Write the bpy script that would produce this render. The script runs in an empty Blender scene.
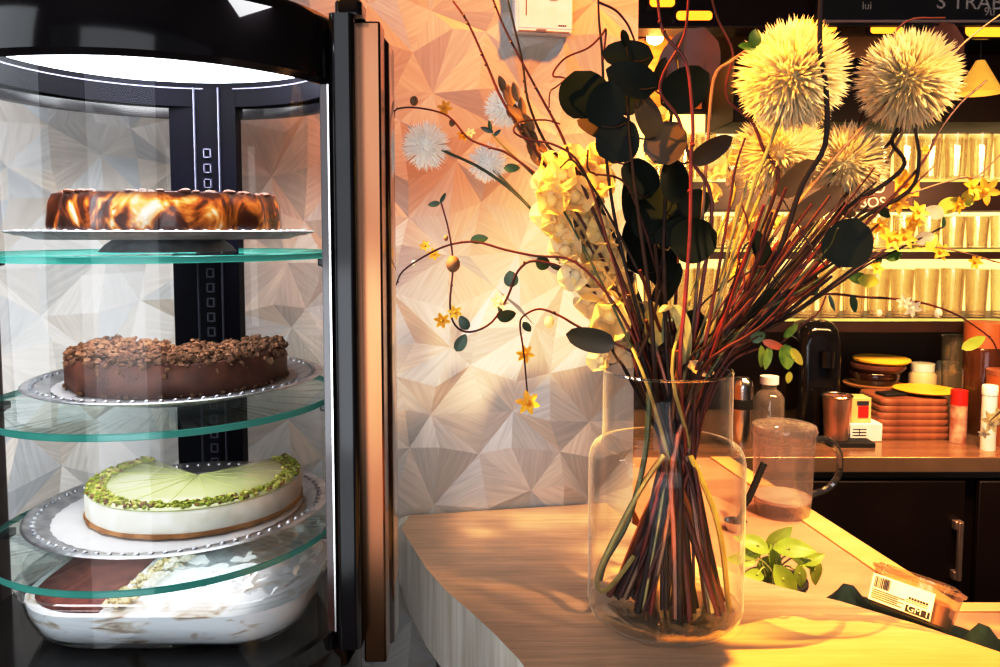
import bpy, bmesh, math, random
from mathutils import Vector, Matrix, noise as mnoise
R = random.Random(7)
PI = math.pi
sc = bpy.context.scene
COL = sc.collection
# ------------------------------------------------------------------ camera
F, PITCH, PPY, EYE = 800.0, math.radians(4.0), 287.9, 1.55
cd = bpy.data.cameras.new('camera'); cam = bpy.data.objects.new('camera', cd); COL.objects.link(cam)
cam.location = (0, 0, EYE); cam.rotation_euler = (PI/2 - PITCH, 0, 0)
cd.sensor_fit = 'HORIZONTAL'; cd.sensor_width = 36; cd.lens = 36*F/1000; cd.shift_y = (PPY-333.5)/1000; cd.clip_start = .02
sc.camera = cam
FW = Vector((0, math.cos(PITCH), -math.sin(PITCH))); UP = Vector((0, math.sin(PITCH), math.cos(PITCH)))
def ray(px, py): return FW + Vector(((px-500)/F, 0, 0)) + UP*(-(py-PPY)/F)
def at(px, py, Y):
    d = ray(px, py); return Vector((0, 0, EYE)) + d*(Y/d.y)
def atz(px, py, z):
    d = ray(px, py); return Vector((0, 0, EYE)) + d*((z-EYE)/d.z)
# ------------------------------------------------------------------ materials
MATS = {}
def rgba(c): return (c[0], c[1], c[2], 1)
def base_mat(name):
    m = bpy.data.materials.new(name); m.use_nodes = True; nt = m.node_tree; nt.nodes.clear()
    out = nt.nodes.new('ShaderNodeOutputMaterial'); MATS[name] = m
    return m, nt, out
def N(nt, t, **kw):
    n = nt.nodes.new(t)
    for k, v in kw.items():
        if k in n.inputs: n.inputs[k].default_value = v
        else: setattr(n, k, v)
    return n
def pbr(name, c, c2=None, rough=.5, metal=0, scale=20, stretch=(1, 1, 1), lo=.35, hi=.65, bump=0, bscale=None, emit=0, ecol=None, spec=.5, trans=0, coat=0, detail=4, sheen=0, dist=0):
    m, nt, out = base_mat(name); L = nt.links.new
    p = N(nt, 'ShaderNodeBsdfPrincipled', Roughness=rough, Metallic=metal)
    p.inputs['Specular IOR Level'].default_value = spec; p.inputs['Coat Weight'].default_value = coat; p.inputs['Coat Roughness'].default_value = .08
    p.inputs['Sheen Weight'].default_value = sheen
    tc = N(nt, 'ShaderNodeTexCoord'); mp = N(nt, 'ShaderNodeMapping'); mp.inputs['Scale'].default_value = stretch
    L(tc.outputs['Object'], mp.inputs['Vector'])
    nz = N(nt, 'ShaderNodeTexNoise', Scale=scale, Detail=detail, Distortion=dist); L(mp.outputs[0], nz.inputs['Vector'])
    cr = N(nt, 'ShaderNodeValToRGB'); cr.color_ramp.elements[0].position = lo; cr.color_ramp.elements[1].position = hi
    c2 = c2 or tuple(x*.82 for x in c)
    cr.color_ramp.elements[0].color = rgba(c2); cr.color_ramp.elements[1].color = rgba(c)
    L(nz.outputs['Fac'], cr.inputs[0]); L(cr.outputs[0], p.inputs['Base Color'])
    if bump:
        b = N(nt, 'ShaderNodeBump', Strength=bump, Distance=.002)
        n2 = nz
        if bscale:
            n2 = N(nt, 'ShaderNodeTexNoise', Scale=bscale, Detail=4); L(mp.outputs[0], n2.inputs['Vector'])
        L(n2.outputs['Fac'], b.inputs['Height']); L(b.outputs[0], p.inputs['Normal'])
    if emit:
        p.inputs['Emission Color'].default_value = rgba(ecol or c); p.inputs['Emission Strength'].default_value = emit
    last = p
    if trans:
        t = N(nt, 'ShaderNodeBsdfTranslucent'); L(cr.outputs[0], t.inputs['Color'])
        mx = N(nt, 'ShaderNodeMixShader'); mx.inputs[0].default_value = trans
        L(p.outputs[0], mx.inputs[1]); L(t.outputs[0], mx.inputs[2]); last = mx
    L(last.outputs[0], out.inputs[0]); m['ramp'] = 1
    return m
def thin(name, tint=(.97, .98, .98), lo=.04, hi=.6, rough=.01, power=3.0, haze=0, hcol=(.9, .9, .9), gcol=(1, 1, 1), edge=None, rim=0, rimcol=(.95, .95, .95)):
    """thin clear pane: see-through straight on, mirror-like at grazing angles; haze adds a scattering film"""
    m, nt, out = base_mat(name); L = nt.links.new
    tr = N(nt, 'ShaderNodeBsdfTransparent', Color=rgba(tint)); gl = N(nt, 'ShaderNodeBsdfGlossy', Roughness=rough, Color=rgba(gcol))
    lw = N(nt, 'ShaderNodeLayerWeight', Blend=.5)
    pw = N(nt, 'ShaderNodeMath', operation='POWER'); pw.inputs[1].default_value = power; L(lw.outputs['Facing'], pw.inputs[0])
    mr = N(nt, 'ShaderNodeMapRange'); mr.inputs['To Min'].default_value = lo; mr.inputs['To Max'].default_value = hi; L(pw.outputs[0], mr.inputs[0])
    if edge:
        mc = N(nt, 'ShaderNodeMix', data_type='RGBA'); L(pw.outputs[0], mc.inputs[0]); mc.inputs[6].default_value = rgba(tint); mc.inputs[7].default_value = rgba(edge); L(mc.outputs[2], tr.inputs['Color'])
    mx = N(nt, 'ShaderNodeMixShader'); L(mr.outputs[0], mx.inputs[0]); L(tr.outputs[0], mx.inputs[1]); L(gl.outputs[0], mx.inputs[2]); last = mx
    if haze:
        df = N(nt, 'ShaderNodeBsdfDiffuse', Color=rgba(hcol)); tl = N(nt, 'ShaderNodeBsdfTranslucent', Color=rgba(hcol)); m1 = N(nt, 'ShaderNodeMixShader'); m1.inputs[0].default_value = .5
        L(df.outputs[0], m1.inputs[1]); L(tl.outputs[0], m1.inputs[2])
        m2 = N(nt, 'ShaderNodeMixShader')
        tc = N(nt, 'ShaderNodeTexCoord'); nz = N(nt, 'ShaderNodeTexNoise', Scale=14, Detail=3); L(tc.outputs['Object'], nz.inputs['Vector'])
        m3 = N(nt, 'ShaderNodeMapRange'); m3.inputs['From Min'].default_value = .3; m3.inputs['From Max'].default_value = .7
        m3.inputs['To Min'].default_value = haze*.6; m3.inputs['To Max'].default_value = haze*1.3; L(nz.outputs['Fac'], m3.inputs[0]); L(m3.outputs[0], m2.inputs[0])
        L(mx.outputs[0], m2.inputs[1]); L(m1.outputs[0], m2.inputs[2]); last = m2
    if rim:                                                     # white painted into grazing glass edges in place of bright reflections
        p5 = N(nt, 'ShaderNodeMath', operation='POWER'); p5.inputs[1].default_value = power*2.1; L(lw.outputs['Facing'], p5.inputs[0]); m5 = N(nt, 'ShaderNodeMath', operation='MULTIPLY'); m5.inputs[1].default_value = rim; L(p5.outputs[0], m5.inputs[0])
        df = N(nt, 'ShaderNodeBsdfDiffuse', Color=rgba(rimcol)); tl = N(nt, 'ShaderNodeBsdfTranslucent', Color=rgba(rimcol)); ad = N(nt, 'ShaderNodeMixShader'); ad.inputs[0].default_value = .5; L(df.outputs[0], ad.inputs[1]); L(tl.outputs[0], ad.inputs[2])
        m6 = N(nt, 'ShaderNodeMixShader'); L(m5.outputs[0], m6.inputs[0]); L(last.outputs[0], m6.inputs[1]); L(ad.outputs[0], m6.inputs[2]); last = m6
    L(last.outputs[0], out.inputs[0]); return m
def emis(name, c, s):
    m, nt, out = base_mat(name); e = N(nt, 'ShaderNodeEmission', Color=rgba(c), Strength=s)
    tc = N(nt, 'ShaderNodeTexCoord'); nz = N(nt, 'ShaderNodeTexNoise', Scale=30); nt.links.new(tc.outputs['Object'], nz.inputs['Vector'])
    mr = N(nt, 'ShaderNodeMapRange'); mr.inputs['To Min'].default_value = s*.8; mr.inputs['To Max'].default_value = s*1.2
    nt.links.new(nz.outputs['Fac'], mr.inputs[0]); nt.links.new(mr.outputs[0], e.inputs['Strength']); nt.links.new(e.outputs[0], out.inputs[0]); return m
# ------------------------------------------------------------------ mesh builder
class MB:
    def __init__(s): s.v = []; s.f = []; s.m = []
    def add(s, vs, fs, mi=0):
        o = len(s.v); s.v += [Vector(v) for v in vs]; s.f += [tuple(i+o for i in f) for f in fs]; s.m += [mi]*len(fs); return s
    def box(s, c, d, rz=0, mi=0, M=None):
        vs = [Vector((x*d[0]/2, y*d[1]/2, z*d[2]/2)) for z in (-1, 1) for y in (-1, 1) for x in (-1, 1)]
        Mx = M or Matrix.Rotation(rz, 3, 'Z'); c = Vector(c)
        return s.add([c + Mx @ v for v in vs], [(0, 2, 3, 1), (4, 5, 7, 6), (0, 1, 5, 4), (2, 6, 7, 3), (0, 4, 6, 2), (1, 3, 7, 5)], mi)
    def tube(s, pts, r, n=6, mi=0, caps=True):
        pts = [Vector(p) for p in pts]; k = len(pts); rr = r if isinstance(r, (list, tuple)) else [r]*k
        vs = []; fs = []; ref = None
        for i, p in enumerate(pts):
            t = (pts[min(i+1, k-1)] - pts[max(i-1, 0)]).normalized()
            if ref is None: ref = t.orthogonal().normalized()
            ref = (ref - t*ref.dot(t)); ref = ref.normalized() if ref.length > 1e-6 else t.orthogonal().normalized()
            b = t.cross(ref)
            for j in range(n):
                a = 2*PI*j/n; vs.append(p + (ref*math.cos(a) + b*math.sin(a))*rr[i])
        for i in range(k-1):
            for j in range(n): fs.append((i*n+j, i*n+(j+1) % n, (i+1)*n+(j+1) % n, (i+1)*n+j))
        if caps: fs += [tuple(range(n-1, -1, -1)), tuple(range((k-1)*n, k*n))]
        return s.add(vs, fs, mi)
    def lathe(s, c, prof, n=32, a0=0, a1=2*PI, mi=0, caps=False, sx=1, sy=1, wob=None):
        full = abs(a1-a0-2*PI) < 1e-6; na = n if full else n+1; c = Vector(c); vs = []; fs = []; k = len(prof)
        for j in range(na):
            a = a0 + (a1-a0)*j/n; w = wob(a) if wob else 1
            for r, z in prof: vs.append(c + Vector((r*w*sx*math.cos(a), r*w*sy*math.sin(a), z)))
        for j in range(n):
            j2 = (j+1) % na
            for i in range(k-1):
                q = [j*k+i, j2*k+i, j2*k+i+1, j*k+i+1]
                if prof[i][0] < 1e-7: q.pop(1)
                elif prof[i+1][0] < 1e-7: q.pop(2)
                fs.append(tuple(q))
        if caps and not full: fs += [tuple(range(k-1, -1, -1)), tuple(range((na-1)*k, na*k))]
        return s.add(vs, fs, mi)
    def prism(s, poly, z0, z1, mi=0):
        n = len(poly); vs = [(p[0], p[1], z0) for p in poly] + [(p[0], p[1], z1) for p in poly]
        return s.add(vs, [tuple(range(n-1, -1, -1)), tuple(range(n, 2*n))] + [(i, (i+1) % n, n+(i+1) % n, n+i) for i in range(n)], mi)
    def ball(s, c, r, n=8, mi=0, sz=1):
        return s.lathe(c, [(max(0, r*math.sin(PI*i/n)) if 0 < i < n else 0, -r*sz*math.cos(PI*i/n)) for i in range(n+1)], n=n+4, mi=mi)
    def leaf(s, base, d, nrm, L, W, fold=.15, curl=.2, ns=7, tip=1.0, mi=0, wavy=0):
        d = Vector(d).normalized(); nrm = Vector(nrm); nrm = (nrm - d*nrm.dot(d)).normalized(); sd = d.cross(nrm); vs = []; fs = []
        for i in range(ns+1):
            t = i/ns; w = W/2*math.sin(PI*min(1, max(0, t**.85)))**(.62*tip) if 0 < i < ns else W*.02
            p = Vector(base) + d*(L*t) - nrm*(curl*L*t*t)
            for q in (-1, -.5, 0, .5, 1):
                vs.append(p + sd*(w*q) + nrm*(fold*w*abs(q)) + nrm*(wavy*W*math.sin(t*9+q*2)))
        for i in range(ns):
            for q in range(4): fs.append((i*5+q, i*5+q+1, (i+1)*5+q+1, (i+1)*5+q))
        return s.add(vs, fs, mi)
    def loft(s, rings, mi=0, cap0=True, cap1=True):
        n = len(rings[0]); vs = [v for r in rings for v in r]; fs = []
        for i in range(len(rings)-1):
            for j in range(n): fs.append((i*n+j, i*n+(j+1) % n, (i+1)*n+(j+1) % n, (i+1)*n+j))
        if cap0: fs.append(tuple(range(n-1, -1, -1)))
        if cap1: fs.append(tuple(range((len(rings)-1)*n, len(rings)*n)))
        return s.add(vs, fs, mi)
def rrect(c, w, d, r, z, rz=0, n=6, M=None):
    out = []
    for qx, qy, a0 in ((1, 1, 0), (-1, 1, PI/2), (-1, -1, PI), (1, -1, 1.5*PI)):
        for i in range(n+1):
            a = a0 + PI/2*i/n; x = qx*(w/2-r) + r*math.cos(a); y = qy*(d/2-r) + r*math.sin(a)
            v = Vector((x, y, z)); v = (M @ v) if M else Matrix.Rotation(rz, 3, 'Z') @ v; out.append(Vector(c) + v)
    return out
def spline(pts, sub=5):
    pts = [Vector(p) for p in pts]; P = [pts[0]*2-pts[1]] + pts + [pts[-1]*2-pts[-2]]; out = []
    for i in range(1, len(P)-2):
        for k in range(sub):
            t = k/sub; a, b, c, d = P[i-1], P[i], P[i+1], P[i+2]
            out.append(.5*((2*b) + (c-a)*t + (2*a-5*b+4*c-d)*t*t + (3*b-a-3*c+d)*t*t*t))
    return out + [pts[-1]]
# ------------------------------------------------------------------ objects
def tag(o, label=None, cat=None, group=None, kind=None):
    if label: o['label'] = label
    if cat: o['category'] = cat
    if group: o['group'] = group
    if kind: o['kind'] = kind
    return o
def thing(name, loc, label, cat, group=None):
    o = bpy.data.objects.new(name, None); COL.objects.link(o); o.location = loc; o.empty_display_size = .03
    return tag(o, label, cat, group)
ORG = {}
def obj(name, mb, mats, parent=None, origin=None, angle=40, bevel=0, seg=2):
    if not isinstance(mats, (list, tuple)): mats = [mats]
    if parent is not None: og = ORG.get(parent.name) or parent.location.copy()
    elif origin is not None: og = Vector(origin)
    else:
        xs = [v.x for v in mb.v]; ys = [v.y for v in mb.v]; og = Vector(((min(xs)+max(xs))/2, (min(ys)+max(ys))/2, min(v.z for v in mb.v)))
    me = bpy.data.meshes.new(name); me.from_pydata([v-og for v in mb.v], [], mb.f)
    for m in mats: me.materials.append(m)
    me.polygons.foreach_set('material_index', mb.m)
    bm = bmesh.new(); bm.from_mesh(me); bmesh.ops.recalc_face_normals(bm, faces=bm.faces[:]); bm.to_mesh(me); bm.free()
    me.polygons.foreach_set('use_smooth', [True]*len(me.polygons)); me.set_sharp_from_angle(angle=math.radians(angle)); me.update()
    o = bpy.data.objects.new(name, me); COL.objects.link(o)
    if parent is not None: o.parent = parent
    else: o.location = og
    ORG[o.name] = og
    if bevel:
        b = o.modifiers.new('bevel', 'BEVEL'); b.width = bevel; b.segments = seg; b.limit_method = 'ANGLE'; b.angle_limit = .6
    return o
def dup(root, loc, label=None, group=None):
    r = root.copy(); COL.objects.link(r); r.location = loc
    if label: r['label'] = label
    if group: r['group'] = group
    for ch in list(root.children):
        c = ch.copy(); COL.objects.link(c); c.parent = r
        for g in ch.children:
            d = g.copy(); COL.objects.link(d); d.parent = c
    return r
def text_mb(txt, size, O, X, Yv, mi=0, extrude=.0005):
    """lettering laid on the plane through O with axes X (reading direction) and Yv (up)"""
    cu = bpy.data.curves.new('lettering', 'FONT'); cu.body = txt; cu.size = size; cu.extrude = extrude; cu.align_x = 'LEFT'
    to = bpy.data.objects.new('lettering', cu); COL.objects.link(to); dg = bpy.context.evaluated_depsgraph_get(); dg.update()
    me = to.evaluated_get(dg).to_mesh(); X = Vector(X).normalized(); Yv = Vector(Yv).normalized(); Z = X.cross(Yv)
    mb = MB(); mb.add([Vector(O) + X*v.co.x + Yv*v.co.y + Z*(v.co.z) for v in me.vertices], [tuple(p.vertices) for p in me.polygons], mi)
    to.evaluated_get(dg).to_mesh_clear(); bpy.data.objects.remove(to); bpy.data.curves.remove(cu)
    return mb
# materials -------------------------------------------------------------
black_gloss = pbr('black_gloss', (.010, .008, .009), (.005, .004, .005), rough=.10, coat=.15, spec=.35)
black_matte = pbr('black_matte', (.015, .013, .013), rough=.6)
brown_gloss = pbr('brown_gloss', (.060, .016, .010), (.02, .006, .005), rough=.14, coat=.7, scale=6, stretch=(4, 4, .3))
mirror_strip = pbr('mirror_strip', (.26, .14, .085), (.17, .075, .035), rough=.18, metal=1, scale=3, stretch=(2, 2, .5))
steel = pbr('steel', (.72, .70, .68), (.60, .58, .57), rough=.22, metal=1, scale=4, stretch=(1, 1, 8))
silver = pbr('silver', (.58, .58, .60), (.38, .38, .41), rough=.32, metal=.75, scale=70, bump=.35, bscale=160)
navy = pbr('navy_metal', (.0035, .003, .009), (.002, .0018, .004), rough=.55, scale=5, spec=.06)
white_paint = pbr('white_paint', (.85, .86, .86), rough=.4)
slot_m = pbr('slot_metal', (.11, .11, .16), rough=.6, metal=.1)
case_glass = thin('case_glass', tint=(.97, .98, .98), lo=.022, hi=.42, power=3.5)
shelf_glass = thin('shelf_glass', tint=(.90, .955, .945), lo=.05, hi=.32, power=3)
shelf_rim = pbr('shelf_rim', (.10, .42, .36), (.06, .33, .29), rough=.12, trans=.35, scale=12, emit=.10, ecol=(.1, .5, .42))
vase_glass = thin('vase_glass', tint=(.995, .995, .99), lo=.014, hi=.62, power=3.2, edge=(.80, .80, .79), rim=1.0)
vase_base_glass = thin('vase_base_glass', tint=(.98, .98, .97), lo=.04, hi=.55, power=2, edge=(.7, .7, .68), rough=.02, rim=.25)
dish_glass = thin('dish_glass', tint=(.95, .96, .96), lo=.06, hi=.6, power=2.5, edge=(.7, .72, .72))
jug_plastic = thin('jug_plastic', tint=(.80, .76, .76), lo=.05, hi=.5, rough=.12, power=2.2, haze=.24, hcol=(.78, .74, .76))
bottle_glass = thin('bottle_glass', tint=(.86, .84, .80), lo=.08, hi=.7, power=2, haze=.25, hcol=(.95, .85, .75))
bar_glass = thin('bar_glass', tint=(.985, .97, .92), lo=.06, hi=.6, power=2.0, edge=(.80, .72, .5), haze=.12, hcol=(1, .93, .70))  # warm haze painted into the glass so the rows look lit
wrap_plastic = thin('wrap_plastic', tint=(.95, .96, .97), lo=.08, hi=.6, rough=.05, power=1.8, haze=.07, hcol=(.9, .92, .95))
tub_plastic = thin('tub_plastic', tint=(.90, .82, .74), lo=.07, hi=.6, rough=.06, power=2, haze=.12, hcol=(.8, .62, .48))
paper_white = pbr('paper_white', (.86, .85, .86), (.78, .77, .79), rough=.7, scale=40)
ink = pbr('ink', (.05, .04, .06), rough=.7)
chalk = pbr('chalk', (.85, .80, .74), (.5, .46, .42), rough=.9, scale=120)
amber_glow = emis('amber_glow', (1, .34, .03), 2.4)
warm_bulb = emis('warm_bulb', (1, .80, .52), 22)
led_white = emis('led_white', (.95, .98, 1), 5)
led_amber = emis('led_amber', (1, .72, .34), 1.8)

# ================================================================== SETTING
ZB, ZP = 1.10, .93
A = atz(400, 515, ZB); B = atz(587, 503, ZB); wd = (B-A); wd.z = 0; wd.normalize(); wn = Vector((wd.y, -wd.x, 0))   # wn faces the camera
def onwall(px, py, off=0):
    d = ray(px, py); o = Vector((0, 0, EYE)); t = (A + wn*off - o).dot(wn)/d.dot(wn); return o + d*t
s_end = (onwall(638, 40)-A).dot(wd)
# faceted wallpaper: irregular star-shaped facets in low relief
def facet_wall():
    m, nt, out = base_mat('facet_wallpaper'); L = nt.links.new
    p = N(nt, 'ShaderNodeBsdfPrincipled', Roughness=.48)
    at_ = N(nt, 'ShaderNodeAttribute', attribute_name='tone'); dr = N(nt, 'ShaderNodeAttribute', attribute_name='grain')
    nz = N(nt, 'ShaderNodeTexNoise', Scale=9, Detail=5)
    mp = N(nt, 'ShaderNodeMapping'); mp.inputs['Scale'].default_value = (26, 1.5, 1); L(dr.outputs['Vector'], mp.inputs[0]); L(mp.outputs[0], nz.inputs['Vector'])
    mr = N(nt, 'ShaderNodeMapRange'); mr.inputs['From Min'].default_value = .25; mr.inputs['From Max'].default_value = .75; mr.inputs['To Min'].default_value = .86; mr.inputs['To Max'].default_value = 1.1; L(nz.outputs['Fac'], mr.inputs[0])
    mu = N(nt, 'ShaderNodeVectorMath', operation='SCALE'); L(at_.outputs['Color'], mu.inputs[0]); L(mr.outputs[0], mu.inputs['Scale']); L(mu.outputs[0], p.inputs['Base Color'])
    b = N(nt, 'ShaderNodeBump', Strength=.12, Distance=.001); L(nz.outputs['Fac'], b.inputs['Height']); L(b.outputs[0], p.inputs['Normal']); L(p.outputs[0], out.inputs[0])
    cell = .132; s0, s1, z0, z1 = -1.9, s_end, 0.0, 2.9; nx = int((s1-s0)/cell)+1; nzc = int((z1-z0)/cell)+1
    rr = random.Random(21); P = {}
    for i in range(2*nx+1):
        for j in range(2*nzc+1):
            edge_x = i in (0, 2*nx); edge_z = j in (0, 2*nzc)
            x = s0 + (s1-s0)*i/(2*nx) + (0 if edge_x else rr.uniform(-1, 1)*cell*.17); z = z0 + (z1-z0)*j/(2*nzc) + (0 if edge_z else rr.uniform(-1, 1)*cell*.17)
            hub = (i % 2 == 1 and j % 2 == 1); h = -.002 if hub else (.0036 if (i+j) % 2 else -.001)
            if edge_x or edge_z: h = 0
            P[i, j] = A + wd*x + wn*(h + rr.uniform(-.0015, .0015)) + Vector((0, 0, z - A.z))
    mb = MB(); tones = []; grains = []
    for i in range(nx):
        for j in range(nzc):
            c = P[2*i+1, 2*j+1]; ringp = [(0, 0), (1, 0), (2, 0), (2, 1), (2, 2), (1, 2), (0, 2), (0, 1)]
            for k in range(8):
                a = P[2*i+ringp[k][0], 2*j+ringp[k][1]]; b2 = P[2*i+ringp[(k+1) % 8][0], 2*j+ringp[(k+1) % 8][1]]
                mb.add([c, a, b2], [(0, 1, 2)]); t = rr.uniform(.42, .62); w = rr.uniform(-.02, .04)
                tones.append((t+w, t*.945, t*.90-w)); mid = (a+b2)/2-c; g = Vector((mid.dot(wd), mid.z)).normalized(); off = rr.uniform(0, 9)
                grains.append([( (v-c).dot(wd)*-g.y + (v.z-c.z)*g.x + off, (v-c).dot(wd)*g.x + (v.z-c.z)*g.y, off) for v in (c, a, b2)])
    o = obj('wall_back', mb, m, origin=A, angle=1); me = o.data
    ca = me.attributes.new('tone', 'FLOAT_COLOR', 'CORNER'); ga = me.attributes.new('grain', 'FLOAT_VECTOR', 'CORNER')
    for p_ in me.polygons:
        k0 = p_.index; vmap = {v: q for q, v in enumerate((3*k0, 3*k0+1, 3*k0+2))}
        for li in p_.loop_indices:
            ca.data[li].color = (*tones[k0], 1); ga.data[li].vector = grains[k0][vmap[me.loops[li].vertex_index]]
    for p_ in me.polygons: p_.use_smooth = False
    tag(o, kind='structure')
facet_wall()
plaster_dark = pbr('plaster_dark', (.10, .07, .055), rough=.8, scale=12)
plaster_room = pbr('plaster_room', (.42, .38, .34), rough=.85, scale=9, bump=.1)
warm_panel = pbr('warm_panel', (.50, .22, .06), (.34, .13, .03), rough=.35, scale=7, stretch=(1, 1, 7))
E = A + wd*s_end
mb = MB(); mb.box((E.x-.075, E.y+.55, 1.45), (.15, 1.0, 2.9)); tag(obj('wall_side', mb, warm_panel), kind='structure')
YW = 2.78
mb = MB(); mb.box((1.4, YW+.05, 1.45), (3.4, .1, 2.9)); tag(obj('wall_rear', mb, pbr('rear_wall_paint', (.035, .016, .010), (.022, .010, .007), rough=.5, scale=8)), kind='structure')
mb = MB(); mb.box((.5, .4, -.05), (6.2, 5.0, .1)); tag(obj('floor', mb, pbr('floor_tile', (.10, .075, .06), (.06, .045, .04), rough=.4, scale=5)), kind='structure')
mb = MB(); mb.box((.5, .4, 2.95), (6.2, 5.0, .1)); tag(obj('ceiling', mb, plaster_dark), kind='structure')
mb = MB(); mb.box((-2.1, .4, 1.45), (.1, 5.0, 2.9)); tag(obj('wall_left', mb, plaster_room), kind='structure')
mb = MB(); mb.box((3.15, .4, 1.45), (.1, 5.0, 2.9)); tag(obj('wall_right', mb, plaster_dark), kind='structure')

# ================================================================== DISPLAY CASE
CX, CY, CR = -.3476, .83, .186
ZF, ZH0, ZH1 = 1.153, 1.69, 1.757
case = thing('cake_display_case', (CX, CY, 0), 'tall round glass cake display case with glossy black frame, holding cakes on glass shelves', 'display case')
c0 = (CX, CY, 0)
mb = MB(); mb.lathe(c0, [(0, 0), (.185, 0), (.185, .08), (.196, .085), (.196, ZF-.03), (.190, ZF-.02), (.190, ZF), (0, ZF)], 64); obj('base_cabinet', mb, black_gloss, case)
mb = MB(); mb.lathe(c0, [(.187, ZH0), (.192, ZH0+.005), (.192, ZH1-.01), (.186, ZH1), (0, ZH1+.004)], 72); mb.lathe(c0, [(.187, ZH0), (.181, ZH0+.001), (.181, ZH1-.003)], 72)
obj('hood', mb, black_gloss, case)
mb = MB(); mb.lathe(c0, [(0, ZH1-.003), (.181, ZH1-.003)], 48); obj('lit_ceiling', mb.lathe(c0, [(.1755, ZH1-.003), (.1755, ZH1-.024)], 56, -.05, PI+.05), pbr('lit_ceiling', (.9, .92, .93), rough=.5, emit=1.2, ecol=(.9, .95, 1)), case)
mb = MB(); mb.lathe(c0, [(CR, ZF), (CR, ZH0+.004)], 72, PI+.10, 2*PI-.10); obj('front_glass', mb, case_glass, case)
mb = MB(); mb.lathe(c0, [(CR, ZF), (CR, ZH0+.004)], 72, .16, PI-.16); obj('rear_glass', mb, case_glass, case)
mb = MB()                                                        # rear beam inside hood
mb.lathe(c0, [(.171, ZH0+.014), (.171, ZH1-.024), (.178, ZH1-.024), (.178, ZH0+.014), (.171, ZH0+.014)], 56, -.05, PI+.05, caps=True)
for a in (1,): mb.lathe(c0, [(.1700, ZH0+.022+.013*a), (.1700, ZH0+.0235+.013*a)], 56, 0, PI, mi=1)
obj('rear_beam', mb, [navy, slot_m], case)
KX, KY = CX-.020, CY+.168
mb = MB(); mb.box((KX, KY+.012, (ZF+ZH1-.03)/2), (.082, .022, ZH1-.03-ZF)); mb.box((KX-.009, KY-.001, (ZF+ZH1-.03)/2), (.0015, .005, ZH1-.03-ZF), mi=1); mb.box((KX+.021, KY-.001, (ZF+ZH1-.03)/2), (.0015, .005, ZH1-.03-ZF), mi=1)
col = obj('rear_column', mb, [navy, slot_m], case, bevel=.001)
mb = MB()
for i in range(25):
    z = ZF+.05+i*.0185; x = KX+.006; y = KY-.0008
    for dx, dz, w, h in ((-.004, 0, .0013, .011), (.004, 0, .0013, .011), (0, .005, .009, .0013), (0, -.005, .009, .0013)): mb.box((x+dx, y, z+dz), (w, .003, h))
obj('slot_rail', mb, slot_m, col)
# right-hand post group
def post(sgn):
    x = CX + sgn*(.1965)
    mb = MB(); mb.loft([rrect((x, CY-.035, 0), .024, .045, .006, z) for z in (ZF-.02, ZH1)]); p = obj('corner_post', mb, black_gloss, case)
    mb = MB(); mb.loft([rrect((x+sgn*.006, CY-.035, 0), .026, .034, .006, z) for z in (ZH1, ZH1+.012)] + [rrect((x+sgn*.006, CY-.035, 0), .020, .028, .006, ZH1+.0165)]); obj('post_cap', mb, black_gloss, p)
    mb = MB(); mb.box((x+sgn*.0215, CY-.012, (ZF-.05+ZH1)/2), (.023, .03, ZH1-ZF+.05)); obj('mirror_strip', mb, mirror_strip, p, bevel=.002)
    mb = MB(); mb.loft([rrect((x+sgn*.024, CY+.036, 0), .024, .05, .008, z) for z in (ZF-.05, ZH1-.012)] + [rrect((x+sgn*.020, CY+.036, 0), .014, .04, .006, ZH1)]); obj('rear_stile', mb, brown_gloss, p)
    mb = MB(); mb.box((x-sgn*.0165, CY-.050, (ZF+ZH0)/2), (.008, .016, ZH0-ZF)); mb.box((x-sgn*.0125, CY-.0585, (ZF+ZH0)/2), (.0016, .002, ZH0-ZF), mi=1); obj('door_stile', mb, [brown_gloss, steel], case)
post(1); post(-1)
SH = (1.530, 1.381, 1.246)
for z in SH:
    mb = MB(); Rr = .172; mb.lathe(c0, [(0, z), (Rr-.001, z)], 96, mi=0); mb.lathe(c0, [(Rr-.001, z), (Rr, z-.001), (Rr, z-.0055), (Rr-.001, z-.0065)], 96, mi=1); mb.lathe(c0, [(Rr-.001, z-.0065), (0, z-.0065)], 96, mi=0)
    shf = obj('glass_shelf', mb, [shelf_glass, shelf_rim], case)
    for sg in (-1, 1):
        mb = MB(); mb.box((CX+sg*.1735, CY-.012, z-.0105), (.022, .014, .008)); mb.ball((CX+sg*.168, CY-.012, z-.012), .005, 6); obj('shelf_bracket', mb, black_gloss, shf, bevel=.0015)
    mb = MB(); mb.box((KX, KY-.006, z-.010), (.05, .022, .007)); obj('rear_bracket', mb, navy, shf, bevel=.001)
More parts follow.
